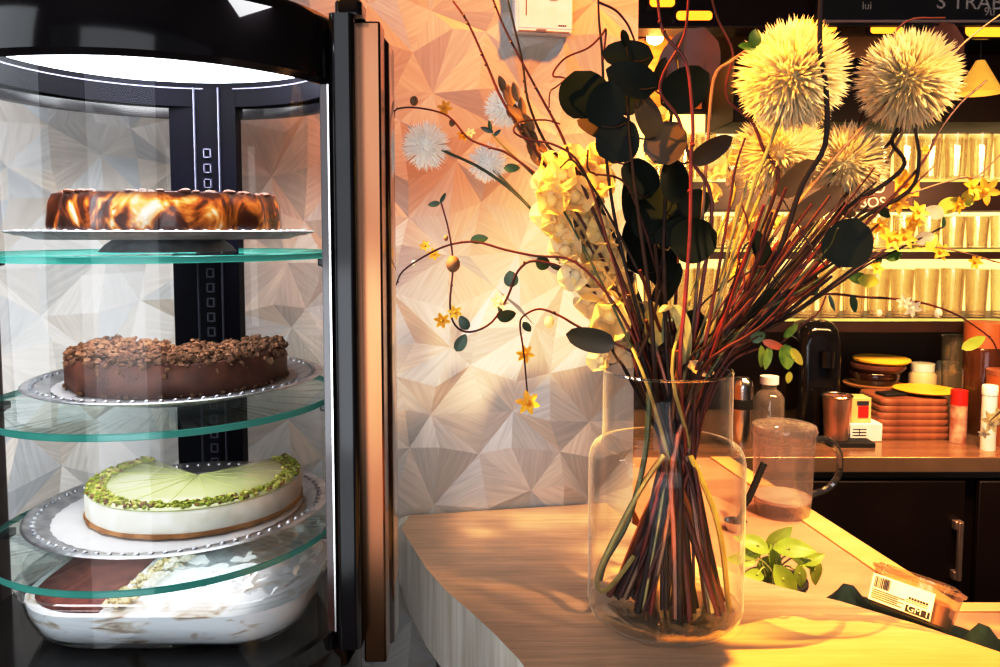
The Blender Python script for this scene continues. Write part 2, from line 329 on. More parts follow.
# plates + cakes
def tray(x, y, z, r, label):
    mb = MB(); mb.lathe((x, y, z), [(0, 0), (r*.82, 0), (r*.88, .003), (r*.98, .006), (r, .0075), (r*.985, .0085), (r*.87, .0055), (r*.82, .002), (0, .002)], 96,)
    for k in range(72):                                         # pressed beading round the rim
        a = 2*PI*k/72; mb.ball((x+r*.93*math.cos(a), y+r*.93*math.sin(a), z+.0066), r*.02, 4)
    t = thing('cake_tray', (x, y, z-.0125), None, None); obj('plate', mb, silver, t)
    mb = MB(); mb.lathe((x, y, z), [(.062, -.0125), (.066, -.0125), (.060, -.006), (.052, 0), (.048, 0), (.056, -.006), (.062, -.0125)], 48); obj('foot_ring', mb, silver, t)
    return t
def rim_spots(x, y, z, r0, r1, a0, a1, n, sz, zs=.6, seed=1):
    rr = random.Random(seed); mb = MB()
    for _ in range(n):
        a = rr.uniform(a0, a1); q = rr.uniform(r0, r1); s = sz*rr.uniform(.6, 1.4)
        M = Matrix.Rotation(rr.uniform(0, 6), 3, 'Z') @ Matrix.Rotation(rr.uniform(0, 3), 3, 'X')
        mb.box((x+q*math.cos(a), y+q*math.sin(a), z+s*zs*.5), (s*rr.uniform(.8, 1.6), s, s*.7), M=M, mi=rr.choice((0, 0, 0, 1, 2)))
    return mb
# cake 1 : caramel
t1 = (-.3395, CY-.008); z = SH[0]+.0130; tr = tray(t1[0], t1[1], z, .146, 0); tag(tr, 'dark edged silver cake tray under the caramel cake on the highest glass shelf', 'tray')
cx, cy = -.3370, CY-.01; z += .0025
def caramel_mat():
    m, nt, out = base_mat('caramel_glaze'); L = nt.links.new
    p = N(nt, 'ShaderNodeBsdfPrincipled', Roughness=.18); p.inputs['Coat Weight'].default_value = .6; p.inputs['Coat Roughness'].default_value = .06
    tc = N(nt, 'ShaderNodeTexCoord'); mp = N(nt, 'ShaderNodeMapping'); mp.inputs['Scale'].default_value = (1, 1, .75); L(tc.outputs['Object'], mp.inputs[0])
    nz = N(nt, 'ShaderNodeTexNoise', Scale=21, Detail=6, Distortion=3.2); L(mp.outputs[0], nz.inputs['Vector'])
    cr = N(nt, 'ShaderNodeValToRGB'); e = cr.color_ramp.elements; e[0].position = .33; e[0].color = (.05, .012, .006, 1); e[1].position = .70; e[1].color = (.95, .84, .66, 1)  # palest ramp stop paints whitish highlights into the glaze
    for pos, c in ((.48, (.16, .035, .010)), (.55, (.58, .17, .02)), (.61, (.85, .40, .07))): q = cr.color_ramp.elements.new(pos); q.color = rgba(c)
    L(nz.outputs['Fac'], cr.inputs[0])
    sp = N(nt, 'ShaderNodeSeparateXYZ'); L(tc.outputs['Object'], sp.inputs[0]); mr = N(nt, 'ShaderNodeMapRange'); mr.inputs['From Min'].default_value = .033; mr.inputs['From Max'].default_value = .041; L(sp.outputs['Z'], mr.inputs[0])
    mx = N(nt, 'ShaderNodeMix', data_type='RGBA'); mx.inputs[7].default_value = (.06, .016, .008, 1); L(mr.outputs[0], mx.inputs[0]); L(cr.outputs[0], mx.inputs[6]); L(mx.outputs[2], p.inputs['Base Color'])
    b = N(nt, 'ShaderNodeBump', Strength=.3, Distance=.003); L(nz.outputs['Fac'], b.inputs['Height']); L(b.outputs[0], p.inputs['Normal']); L(p.outputs[0], out.inputs[0]); return m
cake = thing('caramel_cake', (cx, cy, z), 'round caramel glazed cake with glossy amber streaked side on the highest glass shelf', 'cake')
wobf = lambda a: 1 + .012*math.sin(7*a) + .008*math.sin(17*a+1)
mb = MB(); mb.lathe((cx, cy, z), [(0, .004), (.1085, .004), (.1095, .012), (.1075, .032), (.104, .0405), (.097, .042), (0, .040)], 96, wob=wobf); obj('glazed_body', mb, caramel_mat(), cake)
mb = MB(); mb.lathe((cx, cy, z), [(0, 0), (.110, 0), (.1112, .003), (.1085, .005), (0, .005)], 64, wob=wobf); obj('biscuit_base', mb, pbr('biscuit', (.62, .36, .14), (.40, .20, .07), rough=.8, scale=90, bump=.4), cake)
mb = MB(); rr = random.Random(4)
for i in range(110):
    a = rr.uniform(0, 2*PI); q = .103*math.sqrt(rr.uniform(.7, 1)); mb.ball((cx+q*math.cos(a), cy+q*math.sin(a), z+.0405+rr.uniform(0, .0012)), rr.uniform(.0025, .0055), 5, sz=.55)
o = obj('browned_topping', mb, pbr('browned_top', (.12, .035, .014), (.05, .014, .008), rough=.6, spec=.2), cake); o['kind'] = 'stuff'
# cake 2 : chocolate crumble, wedge missing at the back
t2 = (-.333, CY-.005); z = SH[1]+.0130; tr = tray(t2[0], t2[1], z, .145, 0); tag(tr, 'silver cake tray under the chocolate crumble cake on the middle glass shelf', 'tray')
def doily(x, y, z, r, label):
    mb = MB(); mb.lathe((x, y, z), [(0, 0), (r*.97, 0), (r, .0006), (r*.97, .0012), (0, .0012)], 96, wob=lambda a: 1+.012*abs(math.sin(24*a)))
    return tag(obj('cake_doily', mb, paper_white, origin=(x, y, z)), label, 'doily')
z += .0022; doily(-.333, CY-.005, z, .1175, 'white scalloped paper doily under the chocolate crumble cake')
choc = pbr('chocolate_sponge', (.26, .095, .055), (.09, .028, .018), rough=.55, scale=38, bump=.35, lo=.3, hi=.7)
crumb = pbr('crumble', (.36, .195, .105), (.20, .095, .048), rough=.85, scale=60, bump=.4)
cx, cy, z = -.330, CY-.010, z+.0014
cake = thing('chocolate_crumble_cake', (cx, cy, z), 'dark chocolate cake with coarse brown crumble on top, cut open at the back', 'cake')
a0, a1 = math.radians(140)-2*PI+PI*2, math.radians(140)+math.radians(270)
a0, a1 = math.radians(148), math.radians(360+36)
prof = [(0, .0), (.102, .0), (.1055, .006), (.1055, .026), (.102, .031), (0, .031)]
mb = MB(); mb.lathe((cx, cy, z), prof, 80, a0, a1, caps=True, wob=lambda a: 1+.01*math.sin(11*a)); obj('sponge', mb, choc, cake)
mb = MB(); rr = random.Random(9)
def lump(mb, c, r_, mi=0):
    o0 = len(mb.v); mb.ball(c, r_, 4, mi=mi, sz=.8)
    for q_ in range(o0, len(mb.v)): mb.v[q_] = Vector(c) + (mb.v[q_]-Vector(c))*rr.uniform(.55, 1.5)
for i in range(1700):
    a = rr.uniform(a0+.03, a1-.03); q = .103*math.sqrt(rr.uniform(.02, 1)); s_ = rr.uniform(.0012, .0034)
    hgt = .030+.005*mnoise.noise(Vector((q*math.cos(a)*40, q*math.sin(a)*40, 0)))+rr.uniform(0, .009)
    if q > .098 and rr.random() < .35: hgt -= rr.uniform(.0, .012); q = .1045
    lump(mb, (cx+q*math.cos(a), cy+q*math.sin(a), z+hgt), s_*(1.5 if rr.random() < .12 else 1), rr.choice((0, 0, 0, 1)))
o = obj('crumble_topping', mb, [crumb, pbr('crumble_dark', (.24, .12, .065), (.13, .06, .03), rough=.85, scale=60)], cake, angle=20); o['kind'] = 'stuff'; o['label'] = 'coarse brown crumble topping'
mb = MB()
for i in range(60):
    a = rr.uniform(a0, a1); lump(mb, (cx+.106*math.cos(a), cy+.106*math.sin(a), z+.003), rr.uniform(.0012, .0026))
o = obj('bottom_crumbs', mb, crumb, cake); o['kind'] = 'stuff'
# cake 3 : pistachio cheesecake
t3 = (-.3325, CY-.005); z = SH[2]+.0130; tr = tray(t3[0], t3[1], z, .149, 0); tag(tr, 'silver cake tray under the pistachio cheesecake on the lowest glass shelf', 'tray')
doily(-.3335, CY-.006, z+.0022, .1215, 'white scalloped paper doily under the pale green pistachio cheesecake'); z += .0035
cx, cy = -.3215, CY+.004
cake = thing('pistachio_cheesecake', (cx, cy, z), 'pale green pistachio cheesecake with chopped nut rim, back wedge missing, on lowest shelf', 'cake')
a0, a1 = math.radians(141), math.radians(360+46)
mb = MB(); mb.lathe((cx, cy, z), [(0, .0005), (.1045, .0005), (.108, .002), (.1075, .006), (0, .006)], 80, a0, a1, caps=True, wob=lambda a: 1+.006*math.sin(23*a)); obj('biscuit_base', mb, pbr('biscuit_dark', (.55, .30, .12), (.36, .17, .06), rough=.85, scale=80, bump=.4), cake)
mb = MB(); mb.lathe((cx, cy, z), [(0, .006), (.1065, .006), (.107, .024), (.105, .027), (0, .027)], 80, a0, a1, caps=True, wob=lambda a: 1+.004*math.sin(9*a)); obj('cream_filling', mb, pbr('cream_filling', (.86, .84, .76), (.72, .68, .56), rough=.6, scale=45, bump=.25, lo=.3), cake)
mb = MB(); mb.lathe((cx, cy, z), [(0, .027), (.105, .027), (.106, .0285), (.104, .030), (0, .030)], 80, a0, a1, caps=True); gl = obj('pistachio_glaze', mb, pbr('pistachio_glaze', (.46, .475, .27), (.41, .43, .23), rough=.22, scale=14, coat=.3), cake)
mb = MB()
for k in range(11):
    a = a0 + (a1-a0)*(k+.5)/11; d = Vector((math.cos(a), math.sin(a), 0)); c = Vector((cx, cy, z+.0301)) + d*.046; mb.box(c, (.088, .0009, .0006), rz=a)
obj('cut_line', mb, pbr('cut_line_m', (.44, .47, .22), rough=.6), gl)
o = obj('chopped_pistachios', rim_spots(cx, cy, z+.030, .088, .105, a0, a1, 1000, .0025, seed=3), [pbr('nut_green', (.28, .31, .03), rough=.7), pbr('nut_pale', (.52, .50, .16), rough=.7), pbr('nut_brown', (.22, .11, .04), rough=.8)], cake); o['kind'] = 'stuff'
# baking dish on the case floor
dx, dy, z = -.329, CY-.010, ZF+.0008
mb = MB()
ring = lambda w, d, r, zz: rrect((dx, dy, 0), w, d, r, zz, n=8)
dish_prof = [(.235, .165, .05, z), (.262, .190, .06, z+.010), (.284, .212, .075, z+.030), (.292, .222, .080, z+.050), (.302, .232, .085, z+.0535), (.302, .232, .085, z+.057), (.292, .222, .080, z+.0565)]
mb.loft([ring(*q) for q in dish_prof], cap1=False); dish = obj('baking_dish', mb, dish_glass, origin=(dx, dy, z)); tag(dish, 'clear glass baking dish with rounded ends full of layered dessert on the case floor', 'dish')
def layer_mat():
    m, nt, out = base_mat('cream_layers'); L = nt.links.new
    p = N(nt, 'ShaderNodeBsdfPrincipled', Roughness=.5); tc = N(nt, 'ShaderNodeTexCoord'); mp = N(nt, 'ShaderNodeMapping'); mp.inputs['Scale'].default_value = (1, 1, 3.5); L(tc.outputs['Object'], mp.inputs[0])
    nz = N(nt, 'ShaderNodeTexNoise', Scale=22, Detail=5, Distortion=.8); L(mp.outputs[0], nz.inputs['Vector'])
    cr = N(nt, 'ShaderNodeValToRGB'); e = cr.color_ramp.elements; e[0].position = .30; e[0].color = (.28, .15, .08, 1); e[1].position = .46; e[1].color = (.88, .87, .88, 1)
    q = cr.color_ramp.elements.new(.38); q.color = (.66, .58, .50, 1); L(nz.outputs['Fac'], cr.inputs[0]); L(cr.outputs[0], p.inputs['Base Color'])
    b = N(nt, 'ShaderNodeBump', Strength=.4, Distance=.003); L(nz.outputs['Fac'], b.inputs['Height']); L(b.outputs[0], p.inputs['Normal']); L(p.outputs[0], out.inputs[0]); return m
des = thing('tiramisu', (dx, dy, z+.0015), 'white cream layered dessert inside the glass baking dish, cocoa on its left half', 'dessert')
mb = MB(); mb.loft([ring(.228, .158, .048, z+.002), ring(.257, .185, .058, z+.011), ring(.279, .207, .072, z+.030), ring(.283, .212, .074, z+.042)]); obj('cream_body', mb, layer_mat(), des)
# cocoa half (left) follows the dish outline clipped at x
def clip_ring(x0, x1, zz, w, d, r):
    return [Vector((min(max(v.x, x0), x1), v.y, v.z)) for v in ring(w, d, r, zz)]
mb = MB(); xc = dx-.045; mb.loft([clip_ring(-9, xc, z+.0425, .268, .196, .07), clip_ring(-9, xc-.004, z+.0455, .262, .190, .067)]); obj('cocoa_topping', mb, pbr('cocoa', (.20, .065, .045), (.11, .03, .025), rough=.9, scale=90, bump=.3), des)
mb = MB(); rr = random.Random(17)
for i in range(420):
    t = rr.random(); lump(mb, (xc+.012+t*.03+rr.uniform(-.012, .012), dy-.095+t*.188, z+.045+rr.uniform(0, .006)), rr.uniform(.0012, .0034))
o = obj('crumb_line', mb, pbr('pale_crumbs', (.72, .62, .44), (.52, .40, .22), rough=.9, scale=60), des); o['kind'] = 'stuff'
mb = MB(); nxg, nyg = 34, 26; vs = []; rr = random.Random(2)
for j in range(nyg+1):
    for i in range(nxg+1):
        x = dx-.01 + .158*i/nxg; y = dy-.098+.196*j/nyg; h = .012*abs(mnoise.noise(Vector((x*45, y*45, 3)))) + .006*mnoise.noise(Vector((x*110, y*110, 1)))
        ex = max(0, (abs(x-dx)-.125)/.03)**2; vs.append((min(x, dx+.140-.03*max(0, abs(y-dy)-.06)/.05), y, z+.0595+max(0, h)*.8))
mb.add(vs, [(j*(nxg+1)+i, j*(nxg+1)+i+1, (j+1)*(nxg+1)+i+1, (j+1)*(nxg+1)+i) for j in range(nyg) for i in range(nxg)])
tag(obj('cling_film', mb, wrap_plastic, angle=25), 'crinkled clear cling film over the right half of the baking dish', 'film')

# ================================================================== BAR COUNTER
def veneer(name, c, c2, ang=0):
    m, nt, out = base_mat(name); L = nt.links.new
    p = N(nt, 'ShaderNodeBsdfPrincipled', Roughness=.34); tc = N(nt, 'ShaderNodeTexCoord'); mp = N(nt, 'ShaderNodeMapping'); mp.inputs['Rotation'].default_value = (0, 0, ang); mp.inputs['Scale'].default_value = (1.2, 22, 22)
    L(tc.outputs['Object'], mp.inputs[0]); nz = N(nt, 'ShaderNodeTexNoise', Scale=5, Detail=6, Distortion=.5); L(mp.outputs[0], nz.inputs['Vector'])
    cr = N(nt, 'ShaderNodeValToRGB'); e = cr.color_ramp.elements; e[0].position = .3; e[0].color = rgba(c2); e[1].position = .68; e[1].color = rgba(c); L(nz.outputs['Fac'], cr.inputs[0])
    mp2 = N(nt, 'ShaderNodeMapping'); mp2.inputs['Rotation'].default_value = (0, 0, ang); mp2.inputs['Scale'].default_value = (6, 160, 160); L(tc.outputs['Object'], mp2.inputs[0]); n2 = N(nt, 'ShaderNodeTexNoise', Scale=4, Detail=3); L(mp2.outputs[0], n2.inputs['Vector'])
    mr = N(nt, 'ShaderNodeMapRange'); mr.inputs['From Min'].default_value = .3; mr.inputs['From Max'].default_value = .7; mr.inputs['To Min'].default_value = .84; mr.inputs['To Max'].default_value = 1.1; L(n2.outputs['Fac'], mr.inputs[0])
    mu = N(nt, 'ShaderNodeVectorMath', operation='SCALE'); L(cr.outputs[0], mu.inputs[0]); L(mr.outputs[0], mu.inputs['Scale']); L(mu.outputs[0], p.inputs['Base Color']); L(p.outputs[0], out.inputs[0]); return m
bar_wood = veneer('bar_veneer', (.64, .46, .32), (.50, .345, .23), .12)
left_px = [(400, 515), (410, 527), (422, 545), (436, 566), (456, 588), (480, 608), (505, 630), (530, 655), (552, 684)]
left = [atz(a, b, ZB) - Vector((.013, .006, 0)) for a, b in left_px]
left = left + [Vector((.085, .60, ZB)), Vector((.11, .34, ZB))]
right_px = [(1000, 652), (920, 625), (840, 601), (790, 589), (742, 576), (700, 560), (660, 540), (630, 522), (606, 503)]
right = [atz(a, b, ZB) for a, b in right_px]; d = (right[0]-right[1]); right = [right[0] + d*2.2] + right
poly = [(v.x, v.y) for v in left] + [(right[0].x, .34)] + [(v.x, v.y) for v in right]
nl = len(left)
bar = thing('bar_counter', (.2, .8, 0), 'curved pale wood veneer bar counter with rounded white-lit edge, carrying the flower vase', 'counter')
bm = bmesh.new(); zs = (ZB-.11, ZB); lo_ = [bm.verts.new((x, y, zs[0])) for x, y in poly]; up_ = [bm.verts.new((x, y, zs[1])) for x, y in poly]; n = len(poly)
bm.faces.new(lo_[::-1]); bm.faces.new(up_)
for i in range(n): bm.faces.new((lo_[i], lo_[(i+1) % n], up_[(i+1) % n], up_[i]))
bm.edges.ensure_lookup_table(); es = []
for i in range(nl-1):
    for ring_ in (up_, lo_): es.append(bm.edges.get((ring_[i], ring_[i+1])))
bmesh.ops.bevel(bm, geom=es, offset=.028, segments=7, affect='EDGES', profile=.5); bmesh.ops.triangulate(bm, faces=[f for f in bm.faces if len(f.verts) > 4])
bm.verts.index_update(); bm.normal_update(); vs_ = [v.co.copy() for v in bm.verts]
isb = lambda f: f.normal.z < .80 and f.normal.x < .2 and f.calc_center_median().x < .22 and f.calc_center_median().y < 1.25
mb = MB(); mb.add(vs_, [tuple(v.index for v in f.verts) for f in bm.faces if not isb(f)]); obj('counter_top', mb, bar_wood, bar, angle=30)
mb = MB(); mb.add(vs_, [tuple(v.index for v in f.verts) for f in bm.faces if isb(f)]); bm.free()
eb = obj('lit_tone_edge', mb, pbr('veneer_painted_daylight', (.86, .80, .72), (.66, .58, .48), rough=.35, scale=5, stretch=(14, 14, 1.2), lo=.35, hi=.65), bar, angle=60); eb['label'] = 'rounded veneer edge with daylight painted pale into its colour'  # paler edge tone paints daylight onto the counter side
cen = Vector((.45, .75)); inner = [(cen.x+(x-cen.x)*.88, cen.y+(y-cen.y)*.88) for x, y in poly]
mb = MB(); mb.prism(inner, 0, ZB-.109); obj('bar_front', mb, pbr('bar_front_dark', (.05, .028, .02), rough=.5, scale=6), bar)

# wall notice holder
q0 = onwall(512, 36, .006); q1 = onwall(570, 36, .006); q2 = onwall(512, -40, .006); W = (q1-q0).length; H = q2.z-q0.z
note = thing('wall_notice', q0, 'white plastic box with a small clipped notice mounted on the faceted wall, top of picture', 'wall box')
Mw = Matrix((wd, -wn, Vector((0, 0, 1)))).transposed(); cen = (q0+q1)/2 + Vector((0, 0, H/2))
mb = MB(); mb.box(cen + wn*.006, (W, .022, H), M=Mw); obj('housing', mb, white_paint, note, bevel=.004, seg=3)
mb = MB(); mb.box(cen + wn*.0175 + Vector((0, 0, .0))+wd*.003, (W*.90, .001, H*.86), M=Mw); card = obj('card', mb, paper_white, note)
mb = MB(); ip = lambda u, v: q0 + wd*(W*u) + Vector((0, 0, H*v)) + wn*.0182
for u in range(4): mb.box(ip(.76+u*.035, .125), (W*.026, .0008, .0022), M=Mw)
mb.box(ip(.20, .42), (.0012, .0008, H*.36), M=Mw); obj('print', mb, ink, card)
mb = MB(); mb.tube([ip(.66+.10*math.cos(a), .50+.05*math.sin(a)) for a in [2*PI*k/24 for k in range(25)]], .0008, 5); obj('push_ring', mb, pbr('grey_line', (.4, .36, .34), rough=.6), card)
mb = MB(); mb.box(ip(.5, .035), (W*.86, .002, .0025), M=Mw); mb.box(ip(.45, .045)+wn*.001, (W*.16, .004, .004), M=Mw); obj('clip_rail', mb, pbr('rail_grey', (.24, .2, .19), rough=.4), note)

# ================================================================== PREP COUNTER (behind the bar)
prep_wood = pbr('prep_top', (.60, .36, .25), (.50, .29, .20), rough=.4, scale=6, stretch=(1, 4, 1), lo=.3, hi=.7)
edge_wood = pbr('prep_edge', (.86, .62, .28), (.74, .50, .2), rough=.35, scale=8, stretch=(1, 3, 1))
e_far = atz(800, 503, ZP); e_near = atz(957, 604, ZP); dirv = (e_near-e_far).normalized(); e_top = e_far - dirv*((e_far.y-2.165)/dirv.y); 
prep = thing('prep_counter', (.55, 1.6, 0), 'low pinkish wood work counter with yellow edge strip running behind the bar', 'counter')
XR = 1.75
inn = 1.24
outl = [(.30, 2.165), (.30, 1.28), (.62, 1.02), (XR, 1.02), (XR, e_near.y), (e_near.x, e_near.y), (e_top.x, 2.165)]
perp = Vector((-dirv.y, dirv.x, 0)); perp = perp if perp.x < 0 else -perp; wst = .055
topo = [(.30, 2.165), (.30, 1.28), (.62, 1.02), (XR, 1.02), (XR, e_near.y-.03), ((e_near+perp*wst).x, e_near.y-.03), ((e_top+perp*wst).x, 2.165)]
mb = MB(); mb.prism(topo, ZP-.035, ZP); obj('work_top', mb, prep_wood, prep, bevel=.0015)
ia, ib = e_top, e_near; mb = MB(); mb.prism([(ia.x, ia.y), ((ia+perp*wst).x, ia.y), ((ib+perp*wst).x, ib.y-.03), (XR, ib.y-.03), (XR, ib.y), (ib.x, ib.y)], ZP-.034, ZP+.0035); obj('edge_strip', mb, edge_wood, prep, bevel=.0015)
mb = MB(); mb.prism([(.32, 2.16), (.32, 1.30), (.64, 1.05), (XR-.02, 1.05), (XR-.02, e_near.y-.02), (e_near.x-.02, e_near.y-.02), (e_top.x-.02, 2.16)], 0, ZP-.034); obj('base_unit', mb, black_matte, prep)
# jug
jp = atz(782, 513, ZP); jr, jh = .066, .205
jug = thing('measuring_jug', jp, 'cloudy clear plastic jug with lid and round handle beside the vase', 'jug')
mb = MB(); mb.lathe(jp, [(0, .001), (jr*.86, .001), (jr*.88, .006), (jr*.92, .03), (jr*.93, .034), (jr*1.0, jh*.86), (jr*1.03, jh*.87), (jr*1.03, jh*.90)], 48); obj('body', mb, jug_plastic, jug)
mb = MB(); mb.lathe(jp, [(0, .033), (jr*.91, .033), (jr*.93, .040), (0, .041)], 48); obj('milky_fill', mb, pbr('milky', (.92, .84, .80), rough=.5, trans=.3), jug)
mb = MB(); mb.lathe(jp, [(jr*1.05, jh*.885), (jr*1.07, jh*.91), (jr*1.02, jh*.965), (jr*.80, jh*.985), (jr*.45, jh*1.0), (0, jh*1.0)], 48); obj('lid', mb, jug_plastic, jug)
mb = MB(); hp = [jp + Vector((jr*.98, 0, jh*.80)), jp + Vector((jr*1.45, 0, jh*.80)), jp + Vector((jr*1.85, 0, jh*.66)), jp + Vector((jr*1.85, 0, jh*.42)), jp + Vector((jr*1.5, 0, jh*.27)), jp + Vector((jr*.94, 0, jh*.20))]
mb.tube(spline(hp, 6), .0075, 8); obj('handle', mb, thin('handle_plastic', tint=(.45, .42, .42), lo=.15, hi=.7, power=1.5, haze=.2, hcol=(.3, .27, .27)), jug)
mb = MB(); mb.tube([at(748, 500, jp.y-.10), at(764, 462, jp.y-.10)], [.006, .0075], 8)
hs = at(748, 500, jp.y-.1); 
scoop = thing('stirring_scoop', (hs.x, hs.y, ZP), 'thin black handled utensil standing between vase and plastic jug', 'utensil')
mb = MB(); mb.tube(spline([(hs.x-.025, hs.y, ZP+.012), hs, at(764, 463, jp.y-.1)], 4), [.004]*4+[.0075]*5, 8); obj('handle', mb, black_matte, scoop)
mb = MB(); mb.lathe((hs.x-.025, hs.y, ZP), [(0, 0), (.02, .001), (.024, .02), (.022, .02), (.018, .003), (0, .002)], 20); obj('scoop_bowl', mb, steel, scoop)
# potted basil
hp = Vector((at(776, 580, 1.22).x, 1.22, ZP))
herb = thing('potted_basil', hp, 'small bright green basil plant in a dark pot behind the bar edge', 'plant')
mb = MB(); mb.lathe(hp, [(0, 0), (.036, 0), (.045, .07), (.048, .072), (.048, .078), (.042, .078), (.040, .066), (0, .066)], 32); obj('pot', mb, pbr('pot_black', (.05, .04, .035), rough=.5), herb)
leafg = pbr('basil_leaf', (.46, .58, .09), (.30, .42, .05), rough=.38, scale=25, trans=.35)
mbL = MB(); mbS = MB(); rr = random.Random(5)
for px, py, L_, ang in ((757, 545, .045, 150), (752, 552, .04, 200), (776, 543, .045, 60), (790, 548, .05, 10), (798, 556, .04, -25), (784, 580, .052, -60), (815, 570, .044, -65), (812, 560, .03, 30), (765, 566, .035, -120), (757, 575, .03, 160), (800, 574, .03, -80), (745, 560, .035, 170), (775, 560, .03, 100)):
    e = at(px, py, 1.20+rr.uniform(-.03, .03)); b = hp + Vector((rr.uniform(-.015, .015), rr.uniform(-.015, .015), .066)); mbS.tube(spline([b, (b+e)/2 + Vector((0, 0, .02)), e], 4), .0014, 5)
    a = math.radians(ang); d = Vector((math.cos(a), rr.uniform(-.5, .1), math.sin(a))); mbL.leaf(e - d.normalized()*L_*.5, d, Vector((rr.uniform(-.3, .3), -.75, .75)), L_*1.25, L_*.66, .3, .25, 7, 1.35)
obj('stems', mbS, pbr('basil_stem', (.42, .45, .14), rough=.5), herb); obj('leaves', mbL, leafg, herb)
# dark green cloth + plastic tub with barcode label
bdir = (right[1]-right[3]).normalized()                        # along the bar's inner edge
bperp = Vector((-bdir.y, bdir.x, 0))
tc0 = at(908, 616, 1.10); tc0.z = 0
cl_z = ZP+.001
mb = MB(); nxg, nyg = 26, 14; vs = []
clc = tc0 + bperp*.085 - bdir*.018
for j in range(nyg+1):
    for i in range(nxg+1):
        u = (i/nxg-.5)*.29; v = (j/nyg-.5)*.16; p = clc + bdir*u + bperp*v
        h = .007 + .005*abs(mnoise.noise(Vector((u*22, v*22, 2)))) + .058*math.exp(-((abs(u)-.094)/.026)**2)*math.exp(-((v+.015)/.05)**2)
        vs.append((p.x, p.y, cl_z+h))
mb.add(vs, [(j*(nxg+1)+i, j*(nxg+1)+i+1, (j+1)*(nxg+1)+i+1, (j+1)*(nxg+1)+i) for j in range(nyg) for i in range(nxg)])
cl = obj('folded_cloth', mb, pbr('green_cloth', (.012, .035, .030), (.006, .018, .016), rough=.9, scale=60, bump=.3), origin=(clc.x, clc.y, cl_z), angle=80); sm = cl.modifiers.new('solid', 'SOLIDIFY'); sm.thickness = .006; sm.offset = -1
tag(cl, 'dark green folded cloth bunched around the plastic tub behind the bar', 'cloth')
tz = ZP+.078; tl, tw, th = .118, .085, .060
Mt = Matrix((bdir, bperp, Vector((0, 0, 1)))).transposed() @ Matrix.Rotation(math.radians(4), 3, 'Y') @ Matrix.Rotation(math.radians(-27), 3, 'X')
T0 = Vector((tc0.x, tc0.y, tz-.042)) + bperp*.082 - bdir*.022
tp = lambda x, y, zz: T0 + Mt @ Vector((x, y, zz))
tub = thing('plastic_tub', T0, 'clear plastic tub with white barcode label lying on the dark green cloth', 'tub')
mb = MB(); mb.loft([rrect(T0, tl*.86, tw*.84, .014, 0, M=Mt), rrect(T0, tl*.97, tw*.97, .016, th*.9, M=Mt), rrect(T0, tl*1.02, tw*1.02, .018, th*.92, M=Mt), rrect(T0, tl*1.02, tw*1.02, .018, th*.96, M=Mt)], cap1=False); obj('body', mb, tub_plastic, tub)
mb = MB(); mb.loft([rrect(T0, tl*1.03, tw*1.03, .018, th*.94, M=Mt), rrect(T0, tl*1.04, tw*1.04, .018, th*1.0, M=Mt), rrect(T0, tl*.94, tw*.92, .016, th*1.01, M=Mt), rrect(T0, tl*.88, tw*.86, .016, th*1.07, M=Mt), rrect(T0, tl*.80, tw*.76, .016, th*1.07, M=Mt), rrect(T0, tl*.76, tw*.70, .016, th*1.02, M=Mt)]); obj('lid', mb, tub_plastic, tub)
mb = MB(); mb.loft([rrect(T0, tl*.82, tw*.78, .014, .004, M=Mt), rrect(T0, tl*.88, tw*.85, .014, th*.55, M=Mt), rrect(T0, tl*.70, tw*.6, .014, th*.66, M=Mt)]); obj('contents', mb, pbr('peach_food', (.62, .38, .24), (.46, .24, .14), rough=.6, scale=40, bump=.2), tub)
ytub = -tw*.5-.0015
lx = lambda u, v: tp(-tl*.44+u*tl*.74, ytub+.010*(1-v)*.5, th*.08+v*th*.66)
mb = MB(); mb.add([lx(0, 0), lx(1, 0), lx(1, 1), lx(0, 1)], [(0, 1, 2, 3)]); labl = obj('label_sticker', mb, paper_white, tub)
mb = MB(); rr = random.Random(12); q = lambda u0, u1, v0, v1: mb.add([lx(u0, v0)-bperp*.0007, lx(u1, v0)-bperp*.0007, lx(u1, v1)-bperp*.0007, lx(u0, v1)-bperp*.0007], [(0, 1, 2, 3)])
u = .05
while u < .31:
    w = rr.choice((.007, .012, .018)); q(u, u+w, .52, .93); u += w + rr.choice((.007, .012))
for k in range(5): q(.04, .04+rr.uniform(.42, .54), .44-k*.075, .41-k*.075)
for v_ in (.40, .47): q(.58, .92, v_, v_+.02)
for k in range(7): q(.62+k*.045, .655+k*.045, .52, .60)
q(.60, .98, .06, .30)
obj('barcode_print', mb, ink, labl)
mb = text_mb('GM 1', .013, lx(.63, .10)-bperp*.0012, lx(1, 0)-lx(0, 0), lx(0, 1)-lx(0, 0)); obj('white_print', mb, paper_white, labl)

